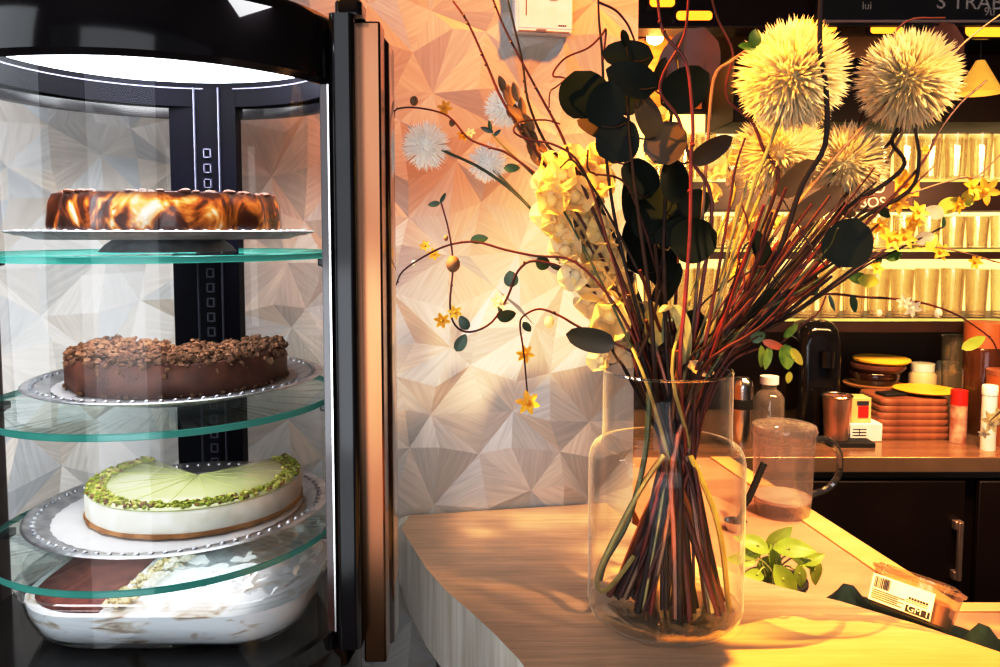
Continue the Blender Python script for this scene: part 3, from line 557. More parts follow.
# ================================================================== BACK BAR
back_steel = pbr('counter_steel', (.46, .29, .17), (.34, .20, .11), rough=.2, metal=.45, scale=5, stretch=(1, 6, 1))
YB = 2.17
bk = thing('back_counter', (1.4, 2.45, 0), 'brushed steel topped back counter with dark cabinet front below', 'counter')
mb = MB(); mb.box((1.5, (YB+YW)/2-.004, ZP-.022), (2.46, YW-YB-.008, .044)); obj('steel_top', mb, back_steel, bk, bevel=.003)
mb = MB(); mb.box((1.5, YB+.02, ZP-.053), (2.46, .02, .016)); obj('shadow_gap', mb, steel, bk)
mb = MB(); mb.box((1.5, (YB+YW)/2+.015, (ZP-.045)/2), (2.44, YW-YB-.05, ZP-.045)); cab = obj('cabinet', mb, pbr('cabinet_dark', (.022, .010, .009), (.014, .007, .006), rough=.35, scale=5), bk)
for i, x in enumerate((.9, 1.72)):
    mb = MB(); mb.box((x, YB+.012, .46), (.78, .018, .80)); dr = obj('door', mb, MATS['cabinet_dark'], bk, bevel=.002)
    hx = at(995, 550, YB).x if i == 0 else 1.9
    mb = MB()
    hx = 1.268 if i == 0 else 2.05
    zt, zb_ = at(995, 520, YB).z, at(995, 578, YB).z; mb.box((hx, YB-.018, (zt+zb_)/2), (.013, .012, zt-zb_)); mb.box((hx, YB-.006, zb_+.012), (.024, .02, .024)); mb.box((hx, YB-.006, zt-.012), (.024, .02, .024)); obj('door_handle', mb, pbr('pink_steel', (.7, .48, .42), rough=.3, metal=.7), dr, bevel=.002)
# glass shelf unit with lit back
unit = thing('lit_bar_shelving', (1.1, 2.6, 1.25), 'dark wall shelving with amber lit back panels holding rows of drinking glasses', 'shelving')
XS0, XS1 = .44, 2.1
SZ = (1.715, 1.497, 1.278)
mb = MB(); mb.box(((XS0+XS1)/2, YW-.010, 1.60), (XS1-XS0, .016, .70)); obj('back_panel', mb, pbr('amber_back', (.90, .72, .36), (.80, .58, .24), rough=.5, scale=3, emit=1.15, ecol=(1, .76, .34)), unit)
fas = ((SZ[0], .098), (SZ[1], .032), (SZ[2], .045))
for z, h in fas:
    mb = MB(); mb.box(((XS0+XS1)/2, YW-.141, z-h/2), (XS1-XS0, .25, h)); bd = obj('shelf_board', mb, pbr('shelf_dark', (.05, .018, .012), (.03, .010, .008), rough=.4, scale=6) if 'shelf_dark' not in MATS else MATS['shelf_dark'], unit, bevel=.002)
    mb = MB(); mb.box(((XS0+XS1)/2, YW-.268, z-.005), (XS1-XS0, .004, .009)); obj('shelf_lip', mb, pbr('lip_glass', (.42, .5, .25), rough=.2, emit=.2) if 'lip_glass' not in MATS else MATS['lip_glass'], bd)
    mb = MB(); mb.box(((XS0+XS1)/2, YW-.05, z-h-.004), (XS1-XS0-.02, .02, .006)); obj('light_strip', mb, led_amber, bd)
mb = MB(); mb.box((1.42, YW-.18, 1.98), (1.44, .34, .20)); up = obj('upper_cabinet', mb, pbr('upper_dark', (.012, .005, .004), (.007, .003, .003), rough=.5, scale=6, spec=.15), unit, bevel=.003)
mb = MB(); mb.box((1.42, YW-.05, 1.876), (1.4, .02, .006)); obj('light_strip', mb, led_amber, unit)
mb = MB(); c = at(863, 43, 2.425); mb.box((c.x, 2.428, c.z), (.13, .008, .085)); obj('wood_panel', mb, pbr('tan_panel', (.42, .22, .10), rough=.4, scale=9, stretch=(1, 1, 6)), up)
# drinking glasses: one built, the rest copied
gl_r, gl_h = .034, .125
g0 = MB(); g0.lathe((0, 0, 0), [(0, .001), (gl_r*.80, .001), (gl_r*.84, .006), (gl_r, gl_h), (gl_r*.965, gl_h), (gl_r*.80, .010), (0, .010)], 14)
first = None; rr = random.Random(8)
rows = [(SZ[0], 'top', 1.12), (SZ[1], 'middle', .82), (SZ[2], 'bottom', 1.22)]
for z, nm, hs_ in rows:
    for row, yy in enumerate((YW-.225, YW-.145)):
        x = XS0+.05 + row*.04
        while x < 1.62:
            lab = 'clear drinking glass standing in the packed rows on the %s lit bar shelf' % nm; grp = 'drinking glasses on the %s bar shelf' % nm
            if first is None:
                first = obj('drinking_glass', g0, bar_glass, origin=(0, 0, 0)); o = first; tag(o, lab, 'glass', grp); o.location = (x, yy, z+.0005)
            else: o = dup(first, (x, yy + rr.uniform(-.004, .004), z+.0005), lab, grp)
            o.scale = (1, 1, hs_*rr.uniform(.97, 1.03)); x += .0785+rr.uniform(-.002, .004)
# sign card on the shelf fascia
c = at(897, 195, YW-.31); sg = thing('shelf_sign', (c.x, YW-.272, SZ[0]-.095), 'small amber and white lettered card on the dark shelf front', 'sign')
mb = MB(); mb.box((c.x-.02, YW-.276, SZ[0]-.05), (.17, .004, .088)); obj('card', mb, [pbr('card_dark', (.10, .05, .04), rough=.5)], sg)
mb = MB(); mb.box((c.x+.045, YW-.279, SZ[0]-.03), (.075, .003, .048)); mb.box((c.x+.02, YW-.279, SZ[0]-.082), (.06, .003, .022)); obj('amber_patch', mb, pbr('amber_patch', (.9, .42, .04), (.8, .25, .02), rough=.5, scale=20, emit=.4, ecol=(1, .4, .03)), sg)
obj('lettering', text_mb('HO', .050, (c.x-.098, YW-.2785, SZ[0]-.044), (1, 0, 0), (0, 0, 1)), chalk, sg); obj('lettering', text_mb('SOS', .046, (c.x-.098, YW-.2785, SZ[0]-.088), (1, 0, 0), (0, 0, 1)), chalk, sg)
# canopy beam + chalkboard + amber glow patches made up for warm reflections
YC = 2.2
mb = MB(); z0, z1 = at(900, 62, YC).z, at(900, 18, YC).z
can = thing('bar_canopy', (1.3, YC+.06, 1.9), 'dark brown canopy beam over the back bar with small glowing patches standing for amber reflections', 'canopy')
bz0, bz1 = at(900, 27, YC).z, 2.9
mb = MB(); mb.box((1.42, YC+.06, (bz0+2.9)/2), (2.1, .10, 2.9-bz0)); obj('beam', mb, pbr('canopy_dark', (.028, .010, .007), (.016, .006, .005), rough=.25, scale=4), can, bevel=.004)
for px, py, w, h in ((694, 16, .10, .026), (815, 26, .12, .035), (886, 30, .09, .022), (986, 30, .12, .04), (662, 2, .07, .03)):
    c = at(px, py, YC); mb = MB(); mb.loft([rrect((c.x, YC+.008, c.z), w*1.15, h*1.2, h*.4, 0, M=Matrix.Rotation(PI/2, 3, 'X')), rrect((c.x, YC-.004, c.z), w*1.15, h*1.2, h*.4, 0, M=Matrix.Rotation(PI/2, 3, 'X'))]); fx = obj('glow_patch_frame', mb, brown_gloss, can)
    mb = MB(); mb.loft([rrect((c.x, YC-.003, c.z), w, h, h*.4, 0, M=Matrix.Rotation(PI/2, 3, 'X')), rrect((c.x, YC-.010, c.z), w*.8, h*.7, h*.3, 0, M=Matrix.Rotation(PI/2, 3, 'X'))]); obj('reflected_glow', mb, amber_glow, fx)
cb0, cb1 = at(790, 14, YC-.03), at(1001, 26, YC-.03)
cb = thing('chalkboard', ((cb0.x+1.75)/2, YC-.012, cb0.z), 'black chalkboard with white hand lettering and pale lower frame, top right of picture', 'chalkboard')
mb = MB(); mb.box(((cb0.x+1.75)/2+.07, YC-.022, cb0.z+.14-.03), (1.75-cb0.x, .02, .28)); obj('board', mb, pbr('board_black', (.010, .009, .010), (.018, .016, .016), rough=.6, scale=14), cb)
mb = MB(); M_ = Matrix.Rotation(math.atan2(cb1.z-cb0.z, cb1.x-cb0.x), 3, 'Y'); mb.box(((cb0.x+1.75)/2+.07, YC-.034, cb0.z-.02), (1.75-cb0.x, .006, .006)); obj('lower_frame', mb, pbr('frame_pale', (.62, .45, .40), rough=.4), cb)
lt = at(936, 9, YC-.034); mb = text_mb('S TRABE', .056, (lt.x, YC-.0335, lt.z+.002), (1, 0, -.02), (0, 0, 1)); obj('lettering', mb, chalk, cb)
lt = at(984, 13, YC-.034); obj('lettering', text_mb('9u', .03, (lt.x, YC-.0335, lt.z-.006), (1, 0, 0), (0, 0, 1)), chalk, cb)
lt = at(862, 9, YC-.034); obj('lettering', text_mb('lui', .028, (lt.x, YC-.0335, lt.z), (1, 0, 0), (0, 0, 1)), chalk, cb)
# wall lamp and yellow emissive cone
lp = at(655, 38, 2.60); lampw = thing('wall_lamp', lp, 'small glowing bulb lamp on the orange panel at the left end of back bar', 'lamp')
mb = MB(); mb.box((.50, YW-.006, 2.10), (.38, .01, .26)); obj('end_panel', mb, warm_panel, unit)
mb = MB(); mb.ball(lp, .026, 10, sz=.8); obj('bulb', mb, warm_bulb, lampw)
mb = MB(); mb.tube([lp+Vector((0, .02, .01)), (lp.x, YW-.012, lp.z+.03)], .006, 8); mb.lathe((lp.x, YW-.022, lp.z+.03), [(0, 0), (.03, 0), (.03, .012), (0, .012)], 16); obj('wall_arm', mb, brown_gloss, lampw)
tp0 = at(975, 95, 2.38); cone = thing('yellow_cone', (tp0.x, 2.36, tp0.z), 'glowing yellow cone behind the right round flower head', 'lamp')
mb = MB(); mb.lathe((tp0.x, 2.36, tp0.z), [(.062, 0), (.012, .095), (0, .097)], 24); obj('cone_body', mb, pbr('yellow_glow', (.85, .55, .12), (.75, .42, .08), rough=.6, emit=.7, ecol=(1, .6, .12), trans=.3), cone)
mb = MB(); mb.tube([(tp0.x, 2.36, tp0.z+.09), (tp0.x, 2.36, bz0+.3)], .0025, 6); obj('cord', mb, black_matte, cone)
# ---- items on the back counter
def base_at(px, py, Y=None): return atz(px, py, ZP)
# coffee grinder
c = Vector((at(820, 380, 2.38).x, 2.435, ZP)); gr = thing('coffee_grinder', c, 'black glossy rounded coffee machine standing at back of the steel counter', 'machine')
zt = at(820, 320, 2.42).z-ZP; mb = MB(); mb.loft([rrect(c, .13, .14, .03, z_) for z_ in (0, .03, zt*.8)] + [rrect(c, .125, .135, .045, zt*.92), rrect(c, .10, .11, .045, zt*.98), rrect(c, .06, .07, .028, zt)]); obj('housing', mb, black_gloss, gr)
mb = MB(); mb.lathe(c+Vector((.01, -.078, zt*.62)), [(0, 0), (.02, .0), (.02, .05), (0, .05)], 20); obj('spout', mb, black_gloss, gr)
# metal tumbler on black mat
c = atz(836, 441, ZP); Yt = c.y; mt = MB(); mt.loft([rrect((c.x+.02, 2.315, 0), .13, .10, .01, z_) for z_ in (ZP+.0005, ZP+.012)]); tag(obj('rubber_mat', mt, black_matte), 'black rubber mat under the metal tumbler on the steel counter', 'mat')
c = Vector((at(836, 441, 2.32).x, 2.32, ZP+.0125)); tw_ = 14/F*Yt; hh = at(836, 393, Yt).z - c.z
tum = thing('metal_tumbler', c, 'tall coppery steel tumbler with rolled rim on the black mat', 'cup')
mb = MB(); mb.lathe(c, [(0, 0), (tw_*.78, 0), (tw_*.82, .004), (tw_*1.02, hh-.004), (tw_*.98, hh-.004), (tw_*.78, .006), (0, .006)], 32); obj('cup_body', mb, pbr('copper_steel', (.86, .60, .46), (.5, .26, .16), rough=.28, metal=.7, scale=4, stretch=(9, 9, .3)), tum)
mb = MB(); mb.tube([c+Vector((tw_*1.02*math.cos(a), tw_*1.02*math.sin(a), hh-.003)) for a in [2*PI*k/24 for k in range(25)]], .003, 6, caps=False); obj('rim', mb, steel, tum)
# boxes
def carton(px0, px1, pyt, pyb, Y, m, dpt, label, name='carton', z=None):
    a = at(px0, pyb, Y); b = at(px1, pyt, Y); zz = ZP+.0005 if z is None else z; mb = MB(); h = b.z - (at(px0, pyb, Y).z); mb.box(((a.x+b.x)/2, Y+dpt/2, zz+h/2), (b.x-a.x, dpt, h))
    t = thing(name, ((a.x+b.x)/2, Y+dpt/2, zz), label, 'box'); obj('box_body', mb, m, t, bevel=.002); return t, (a.x+b.x)/2, b.x-a.x, h, zz+h
t, bx_, bw, bh, ztop = carton(850, 883, 416, 434, 2.33, paper_white, .08, 'flat white carton beside the metal tumbler on the steel counter')
mb = MB()
for k in range(3): mb.box((bx_-.02, 2.3293, ztop-.016-k*.009), (bw*.42, .0012, .0015))
mb.box((bx_-.02, 2.3293, ztop-.025), (.0015, .0012, .02)); obj('print', mb, ink, t)
t, bx_, bw, bh, zt2 = carton(851, 872, 391, 416, 2.34, pbr('cream_box', (.80, .62, .30), rough=.6), .06, 'small cream box with red square stacked on the white carton', z=ztop+.0006)
mb = MB(); mb.box((bx_+.006, 2.339, zt2-.042), (.030, .0016, .034)); obj('red_square', mb, pbr('red_print', (.85, .03, .02), rough=.5), t)
mb = MB(); mb.box((bx_+.004, 2.339, zt2-.016), (.034, .0016, .012)); obj('dark_print', mb, ink, t)
# flat tray stack (wooden boards / plates)
tray_wood = pbr('tray_wood', (.36, .155, .075), (.22, .085, .04), rough=.4, scale=8, stretch=(3, 1, 1))
yel = pbr('yellow_plate', (.86, .60, .06), (.75, .48, .04), rough=.4, scale=10)
c = at(914, 433, 2.40); Yk = 2.43; zz = ZP+.0005; cxk = at(914, 420, 2.36).x
for k in range(6):
    w = .226-.004*k; mb = MB(); h = .0205; mb.loft([rrect((cxk+rr.uniform(-.003, .003), Yk, 0), w*.96, .16, .02, zz), rrect((cxk, Yk, 0), w, .165, .022, zz+h*.35), rrect((cxk, Yk, 0), w, .165, .022, zz+h*.72), rrect((cxk, Yk, 0), w*.97, .16, .02, zz+h-.0006)])
    nmk = ('lowest', 'second from the bottom', 'third from the bottom', 'fourth from the bottom', 'fifth from the bottom', 'topmost')[k]
    tag(obj('serving_tray', mb, tray_wood), 'reddish brown rectangular tray, %s in the stack on the steel counter' % nmk, 'tray', 'stacked rectangular trays'); zz += h
mb = MB(); mb.box((cxk-.03, Yk-.01, zz+.004), (.10, .05, .008), rz=.2); tag(obj('dark_slate', mb, black_matte, bevel=.002), 'small black slab lying on top of the stacked rectangular trays', 'slab')
py_ = zz+.0005; mb = MB(); mb.lathe((cxk+.075, Yk+.01, py_), [(0, .0), (.045, .0), (.09, .010), (.093, .013), (.088, .013), (.04, .006), (0, .006)], 40); tag(obj('yellow_plate', mb, yel, origin=(cxk+.075, Yk+.01, py_)), 'yellow plate resting on the stacked rectangular trays', 'plate')
# round board stack with yellow disc on top
cc = at(873, 400, 2.62); zz = ZP+.0005; 
ped = MB(); ztgt = at(873, 383, 2.62).z
prf = [(0, 0), (.055, 0), (.05, .01), (.025, .03), (.025, ztgt-ZP-.03), (.06, ztgt-ZP-.012), (.092, ztgt-ZP-.006), (.095, ztgt-ZP), (0, ztgt-ZP)]
ped.lathe((cc.x, 2.62, ZP+.0005), prf, 40); tag(obj('cake_stand', ped, pbr('stand_amber', (.60, .34, .12), (.42, .2, .06), rough=.3, scale=8), origin=(cc.x, 2.62, ZP)), 'amber brown footed stand under the round dark dishes on the steel counter', 'stand')
zz = ztgt+.001
for k, (r_, h_, m_, lab) in enumerate(((.078, .040, brown_gloss, 'dark brown round dish at the bottom of the stack on the footed stand'), (.085, .026, pbr('red_brown_dish', (.16, .05, .03), rough=.3), 'reddish brown round dish in the middle of the stack on the footed stand'), (.088, .017, yel, 'flat yellow round dish on top of the dark dish stack'))):
    mb = MB(); mb.lathe((cc.x+.012*k, 2.62, zz), [(0, 0), (r_*.85, 0), (r_, h_*.5), (r_, h_*.85), (r_*.96, h_), (0, h_)], 40); tag(obj('round_dish' if k < 2 else 'flat_dish', mb, m_, origin=(cc.x+.012*k, 2.62, zz)), lab, 'dish'); zz += h_+.0005
# card pot at left of the stand
c = Vector((at(826, 385, 2.62).x, 2.62, ZP)); mb = MB(); h = at(826, 366, 2.62).z-ZP; mb.lathe(c, [(0, 0), (.034, 0), (.040, h), (.036, h), (.03, .01), (0, .01)], 24); tag(obj('cream_beaker', mb, pbr('cream_cup', (.85, .66, .34), rough=.5), origin=c), 'cream coloured beaker between coffee machine and round dishes', 'cup')
# right hand bottles and jars
def lat(name, px, pyt, pyb, Y, wpx, prof, mat, label, cat, cap=None, capm=None):
    x = at(px, pyb, Y).x; c = Vector((x, Y, ZP+.0005)); h = at(px, pyt, Y).z-c.z; r = wpx/2/F*Y
    t = thing(name, c, label, cat); mb = MB(); mb.lathe(c, [(a*r, b*h) for a, b in prof], 28); obj('body', mb, mat, t)
    if cap: mb = MB(); mb.lathe(c, [(a*r, b*h) for a, b in cap], 24); obj('cap', mb, capm, t)
    return t
BOT = [(0, 0), (1, .0), (1, .58), (.9, .66), (.45, .76), (.4, .92), (0, .92)]; CAPB = [(0, .90), (.5, .90), (.5, 1), (0, 1)]
amberg = pbr('amber_glass', (.14, .045, .018), (.08, .022, .008), rough=.15, coat=.5, scale=6)
lat('tall_glass', 953, 336, 416, 2.585, 26, [(0, 0), (.8, 0), (1, 1), (.95, 1), (.76, .03), (0, .03)], bar_glass, 'tall clear glass beside the brown jar at right of the steel counter', 'glass')
lat('brown_jar', 982, 322, 424, 2.443, 40, [(0, 0), (.9, 0), (1, .1), (1, .75), (.92, .78)], amberg, 'reddish brown cylinder jar at right of the steel counter', 'jar', [(0, .78), (.98, .78), (.98, 1), (0, 1)], pbr('orange_lid', (.42, .15, .05), rough=.4))
lat('white_cylinder', 988, 385, 440, 2.245, 15, [(0, 0), (.95, 0), (.95, .85)], paper_white, 'small white cylinder bottle in front of the brown jar', 'bottle', [(0, .85), (1, .85), (1, .98), (.9, 1), (0, 1)], white_paint)
lat('orange_canister', 1003, 370, 432, 2.325, 34, [(0, 0), (1, 0), (1, .94)], pbr('orange_can', (.46, .15, .04), rough=.4), 'orange canister cut by the right edge behind the white cylinder', 'canister', [(0, .94), (1.02, .94), (1.02, 1), (0, 1)], tray_wood)
lat('white_jar', 921, 363, 416, 2.62, 26, [(0, 0), (.95, 0), (1, .1), (1, .8), (.8, .86)], pbr('pale_jar', (.75, .62, .42), rough=.4), 'left one of two pale jars behind the yellow plate', 'jar', [(0, .86), (.85, .86), (.85, 1), (0, 1)], white_paint)
lat('white_jar', 946, 362, 416, 2.69, 24, [(0, 0), (.95, 0), (1, .1), (1, .8), (.8, .86)], MATS['pale_jar'], 'right one of two pale jars behind the yellow plate', 'jar', [(0, .86), (.85, .86), (.85, 1), (0, 1)], white_paint)
lat('spice_jar', 958, 390, 430, 2.33, 16, [(0, 0), (1, 0), (1, .72)], pbr('spice', (.42, .18, .1), (.7, .5, .4), rough=.4, scale=30), 'small spice jar with red cap right of the stacked trays', 'jar', [(0, .72), (1, .72), (1, 1), (0, 1)], pbr('red_cap', (.6, .03, .02), rough=.4))
lat('clear_bottle', 768, 376, 440, 2.35, 30, [(0, 0), (1, 0), (1, .66), (.8, .74), (.5, .80), (.5, .90), (0, .90)], bottle_glass, 'squat clear glass bottle with pale cap behind the jug', 'bottle', [(0, .88), (.62, .88), (.62, 1), (0, 1)], paper_white)
lat('steel_flask', 741, 372, 440, 2.28, 22, [(0, 0), (1, 0), (1, .8), (.9, .88), (.6, .93), (0, .94)], steel, 'slim steel flask with dark band just right of the vase rim', 'flask', [(1.02, .52), (1.03, .53), (1.03, .64), (1.02, .65)], black_matte)
# ================================================================== VASE + BOUQUET
V = atz(664, 611, ZB); VY = V.y; vr = 78.5/F*VY; vr2 = 64.5/F*VY
zr = at(670, 370, VY).z; zs_ = at(670, 448, VY).z
VC = Vector((V.x, V.y, ZB))
vase = thing('glass_vase', VC + Vector((0, 0, .0005)), 'tall clear glass vase with narrower neck standing on the wood bar, full of stems', 'vase')
prof = [(vr*.90, ZB+.001), (vr*.97, ZB+.006), (vr, ZB+.016), (vr*1.0, zs_-.02)]
for k in range(1, 7):
    a = PI/2*k/6; prof.append((vr2+.004+(vr-vr2-.004)*math.cos(a)**.9 if k < 6 else vr2+.003, zs_-.02+.026*math.sin(a)))
prof += [(vr2+.0005, zs_+.012), (vr2, zs_+.03), (vr2, zr-.002), (vr2+.0008, zr)]
mb = MB(); mb.lathe((V.x, V.y, 0), prof, 80); obj('glass_body', mb, vase_glass, vase)
mb = MB(); mb.lathe((V.x, V.y, 0), [(r-.0028, z) for r, z in prof[2:]], 80); obj('inner_wall', mb, thin('vase_inner_glass', tint=(.995, .995, .99), lo=.006, hi=.4, power=3.8, edge=(.85, .85, .84), rim=.4), vase)
mb = MB(); mb.lathe((V.x, V.y, ZB), [(0, .001), (vr*.90, .001), (vr*.965, .006), (vr*.97, .012), (vr*.90, .0145), (vr*.5, .011), (0, .010)], 80); obj('thick_base', mb, vase_base_glass, vase)
mb = MB(); mb.tube([(V.x+(vr2-.001)*math.cos(a), V.y+(vr2-.001)*math.sin(a), zr) for a in [2*PI*k/80 for k in range(81)]], .0016, 8, caps=False); obj('rim', mb, thin('rim_glass', tint=(.9, .9, .88), lo=.25, hi=.8, power=1), vase)

twig_red = pbr('twig_red', (.115, .020, .013), (.045, .009, .007), spec=.25, rough=.45, scale=40, stretch=(1, 1, .4), bump=.2)
twig_bright = pbr('twig_bright', (.22, .026, .014), (.11, .014, .008), spec=.3, rough=.4, scale=40)
twig_dark = pbr('twig_dark', (.022, .009, .007), (.012, .005, .005), spec=.2, rough=.5, scale=40)
twig_brown = pbr('twig_brown', (.32, .18, .09), (.2, .1, .05), rough=.5, scale=40)
stem_olive = pbr('stem_olive', (.34, .30, .11), (.22, .18, .06), rough=.45, scale=30)
stem_green = pbr('stem_green', (.07, .09, .035), (.045, .055, .02), rough=.45, scale=30)
dark_leaf = pbr('dark_leaf', (.008, .012, .007), (.004, .006, .004), rough=.5, scale=14, spec=.12)
brown_leaf = pbr('brown_leaf', (.085, .050, .020), (.05, .025, .012), rough=.4, scale=14)
small_leaf = pbr('small_leaf', (.035, .075, .030), (.02, .045, .018), rough=.35, scale=25)
var_leaf = pbr('variegated_leaf', (.20, .30, .05), (.06, .14, .02), rough=.35, scale=30, lo=.45, hi=.6, trans=.25)
lime_leaf = pbr('lime_leaf', (.62, .60, .10), (.4, .46, .06), rough=.4, scale=30, trans=.3)
cream_petal = pbr('cream_petal', (.94, .84, .52), (.90, .72, .32), rough=.6, scale=30, lo=.3, hi=.6, trans=.4)
pale_petal = pbr('pale_petal', (.92, .88, .74), (.88, .80, .60), rough=.6, scale=30, trans=.5)
bud_brown = pbr('bud_brown', (.30, .17, .075), (.18, .09, .035), rough=.7, scale=40)
yellow_petal = pbr('yellow_petal', (.90, .58, .06), (.85, .45, .03), rough=.5, scale=40, trans=.35)
allium_cream = pbr('allium_cream', (.96, .91, .74), (.92, .84, .60), rough=.6, scale=30, trans=.55)
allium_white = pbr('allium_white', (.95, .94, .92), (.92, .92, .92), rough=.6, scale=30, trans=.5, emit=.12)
allium_core = pbr('allium_core', (.85, .72, .40), (.75, .58, .28), rough=.7, scale=60)
FR = random.Random(33)
def invase(first_px, dy, ang=None, depth=1):
    """points from the vase floor through the waist of the sheaf to the mouth"""
    m = at(first_px[0], first_px[1], VY+dy); off = Vector((m.x-V.x, m.y-V.y, 0)); lim = vr2*.86
    if off.length > lim: off *= lim/off.length
    m = Vector((V.x+off.x, V.y+off.y, m.z))
    if ang is None: ang = math.atan2(-off.y, -off.x) + FR.uniform(-.9, .9)
    rb = vr*FR.uniform(.45, .80); b = Vector((V.x+.012+rb*math.cos(ang), V.y+rb*.85*math.sin(ang), ZB+.018+FR.uniform(0, .006)))
    if (Vector((b.x-V.x, b.y-V.y, 0))).length > vr*.82: b.x = V.x+(b.x-V.x)*.8
    w = Vector((V.x+.014+FR.uniform(-.016, .016), V.y+FR.uniform(-.018, .018), at(675, 458, VY).z+FR.uniform(-.015, .015)))
    return [b, b.lerp(w, .5)+Vector((FR.uniform(-.004, .004), FR.uniform(-.004, .004), 0)), w, m]
def outside(px, Y0, Y1):
    n = len(px); return [at(p[0], p[1], Y0+(Y1-Y0)*(i/max(1, n-1))) for i, p in enumerate(px)]
def stempath(px, Y1, dy=None, vasein=True, sub=4, ang=None):
    dy = FR.uniform(-.04, .04) if dy is None else dy
    if not vasein: return spline(outside(px, VY+dy, Y1), sub)
    iv = invase(px[0], dy, ang); return spline(iv + outside(px[1:], VY+dy+(Y1-VY-dy)/max(1, len(px)-1), Y1), sub)
def tubemesh(mb, path, r0, r1, nodes=0, n=6):
    k = len(path); mb.tube(path, [r0+(r1-r0)*(i/(k-1))**1.2 for i in range(k)], n)
    if nodes:
        for i in range(int(k*.35), k-1):
            if FR.random() < nodes: r = r0+(r1-r0)*i/(k-1); mb.ball(Vector(path[i])+Vector((FR.uniform(-1, 1), FR.uniform(-1, 1), FR.uniform(-1, 1)))*r, r*1.35, 4)
def leafpx(mb, px, py, Y, Lp, Wp, ang, fold=.12, curl=.15, mi=0, tip=1.0, tilt=None):
    c = at(px, py, Y); s = Y/F; a = math.radians(ang); d = Vector((math.cos(a), FR.uniform(-.25, .25), math.sin(a))).normalized(); L_ = Lp*s
    mb.leaf(c-d*L_*.5, d, tilt or Vector((FR.uniform(-.35, .35), -1, FR.uniform(-.25, .35))), L_, Wp*s, fold, curl*FR.uniform(.5, 1.2), 9, tip, mi)
def star(mb, c, r, n=6, nrm=None, mi=0, mic=None, cup=.25):
    nrm = Vector(nrm or (FR.uniform(-.4, .4), -1, FR.uniform(-.3, .5))).normalized(); u = nrm.orthogonal().normalized(); v = nrm.cross(u)
    for k in range(n):
        a = 2*PI*k/n + FR.uniform(-.15, .15); d = (u*math.cos(a)+v*math.sin(a)) + nrm*cup; mb.leaf(c, d, nrm, r, r*.5, .2, .1, 4, 1.0, mi)
    mb.ball(Vector(c)+nrm*r*.1, r*.22, 5, mi=mi if mic is None else mic)
GRP = 'stems of the bouquet in the glass vase'
def S(name, label, cat='twig', px=(), Y1=None, r=(.0026, .001), m=twig_red, dy=None, nodes=0, parts=False, vasein=True, ang=None, group=GRP):
    path = stempath(px, VY if Y1 is None else Y1, dy, vasein, ang=ang); mb = MB(); tubemesh(mb, path, r[0], r[1], nodes)
    if not parts: return tag(obj(name, mb, m, origin=path[0]), label, cat, group), path
    t = thing(name, path[0], label, cat, group); st = obj('stem', mb, m, t); return t, path
# ---- long bare twigs to the left
S('willow_twig', 'longest bare red twig leaning far left to the top beside the white wall box', px=[(650, 370), (629, 298), (596, 217), (572, 161), (559, 130), (536, 88), (505, 29), (488, -14)], Y1=.98, nodes=.25)
S('willow_twig', 'bare dark twig rising to cross in front of the white wall box', px=[(655, 370), (640, 300), (592, 190), (560, 158), (544, 140), (528, 101), (522, 60), (509, 5), (505, -14)], Y1=1.02, m=twig_dark, nodes=.15)
S('willow_twig', 'thin red twig with pale tip ending at top left of bouquet over orange wall', px=[(648, 372), (630, 320), (590, 235), (545, 165), (505, 105), (487, 65), (468, 23), (453, 1)], Y1=1.0, nodes=.4, r=(.0024, .0011))
t, p = S('corkscrew_twig', 'upright twig with a curly tendril bending left below the white wall box', px=[(652, 370), (640, 320), (618, 235), (606, 156), (604, 100), (602, 52), (599, 20), (598, -12)], Y1=.93, m=twig_dark, parts=True)
mb = MB(); tubemesh(mb, spline(outside([(603, 60), (606, 30), (601, 36), (588, 48), (567, 57), (556, 68), (553, 76), (560, 77), (565, 79), (556, 87), (550, 92), (549, 108)], .93, .90)), .0012, .0007); obj('tendril', mb, twig_red, t)
mb = MB(); tubemesh(mb, spline(outside([(598, 2), (615, 10), (626, 22), (632, 34), (637, 48)], .93, .95)), .0014, .001); obj('side_shoot', mb, twig_red, t)
S('corkscrew_twig', 'bright red wavy twig rising past dark leaves left of the bulb lamp', px=[(680, 370), (685, 300), (690, 230), (691, 158), (693, 134), (691, 96), (685, 60), (663, 31), (657, -8)], Y1=.86, m=twig_bright, nodes=.1, r=(.0023, .0015))
S('corkscrew_twig', 'bright red curved twig looping right then left through the bouquet centre', px=[(690, 370), (700, 300), (712, 202), (690, 158), (678, 118), (661, 94), (664, 72), (684, 36), (689, -8)], Y1=.90, m=twig_bright, r=(.0026, .0014))
S('corkscrew_twig', 'red wavy twig bowing right against the dark cabinet left of the big flower head', px=[(700, 372), (735, 285), (778, 184), (764, 151), (752, 122), (730, 103), (726, 84), (733, 53), (718, 20), (710, -8)], Y1=.96, r=(.0026, .0013))
S('corkscrew_twig', 'thick black twig running straight up in front of the largest cream flower head', px=[(705, 370), (735, 320), (775, 260), (802, 185), (825, 145), (826, 88), (820, 50), (821, -10)], Y1=.84, m=twig_dark, r=(.0034, .0024))
S('corkscrew_twig', 'brown twig with blunt tip pointing right over the dark cabinet', px=[(690, 370), (700, 250), (708, 140), (714, 78), (730, 62), (747, 50)], Y1=.93, m=twig_brown, r=(.0024, .0016))
S('willow_twig', 'thin red twig ending with fork beneath the left side of largest flower head', px=[(700, 370), (715, 290), (728, 215), (735, 170), (745, 138)], Y1=.90)
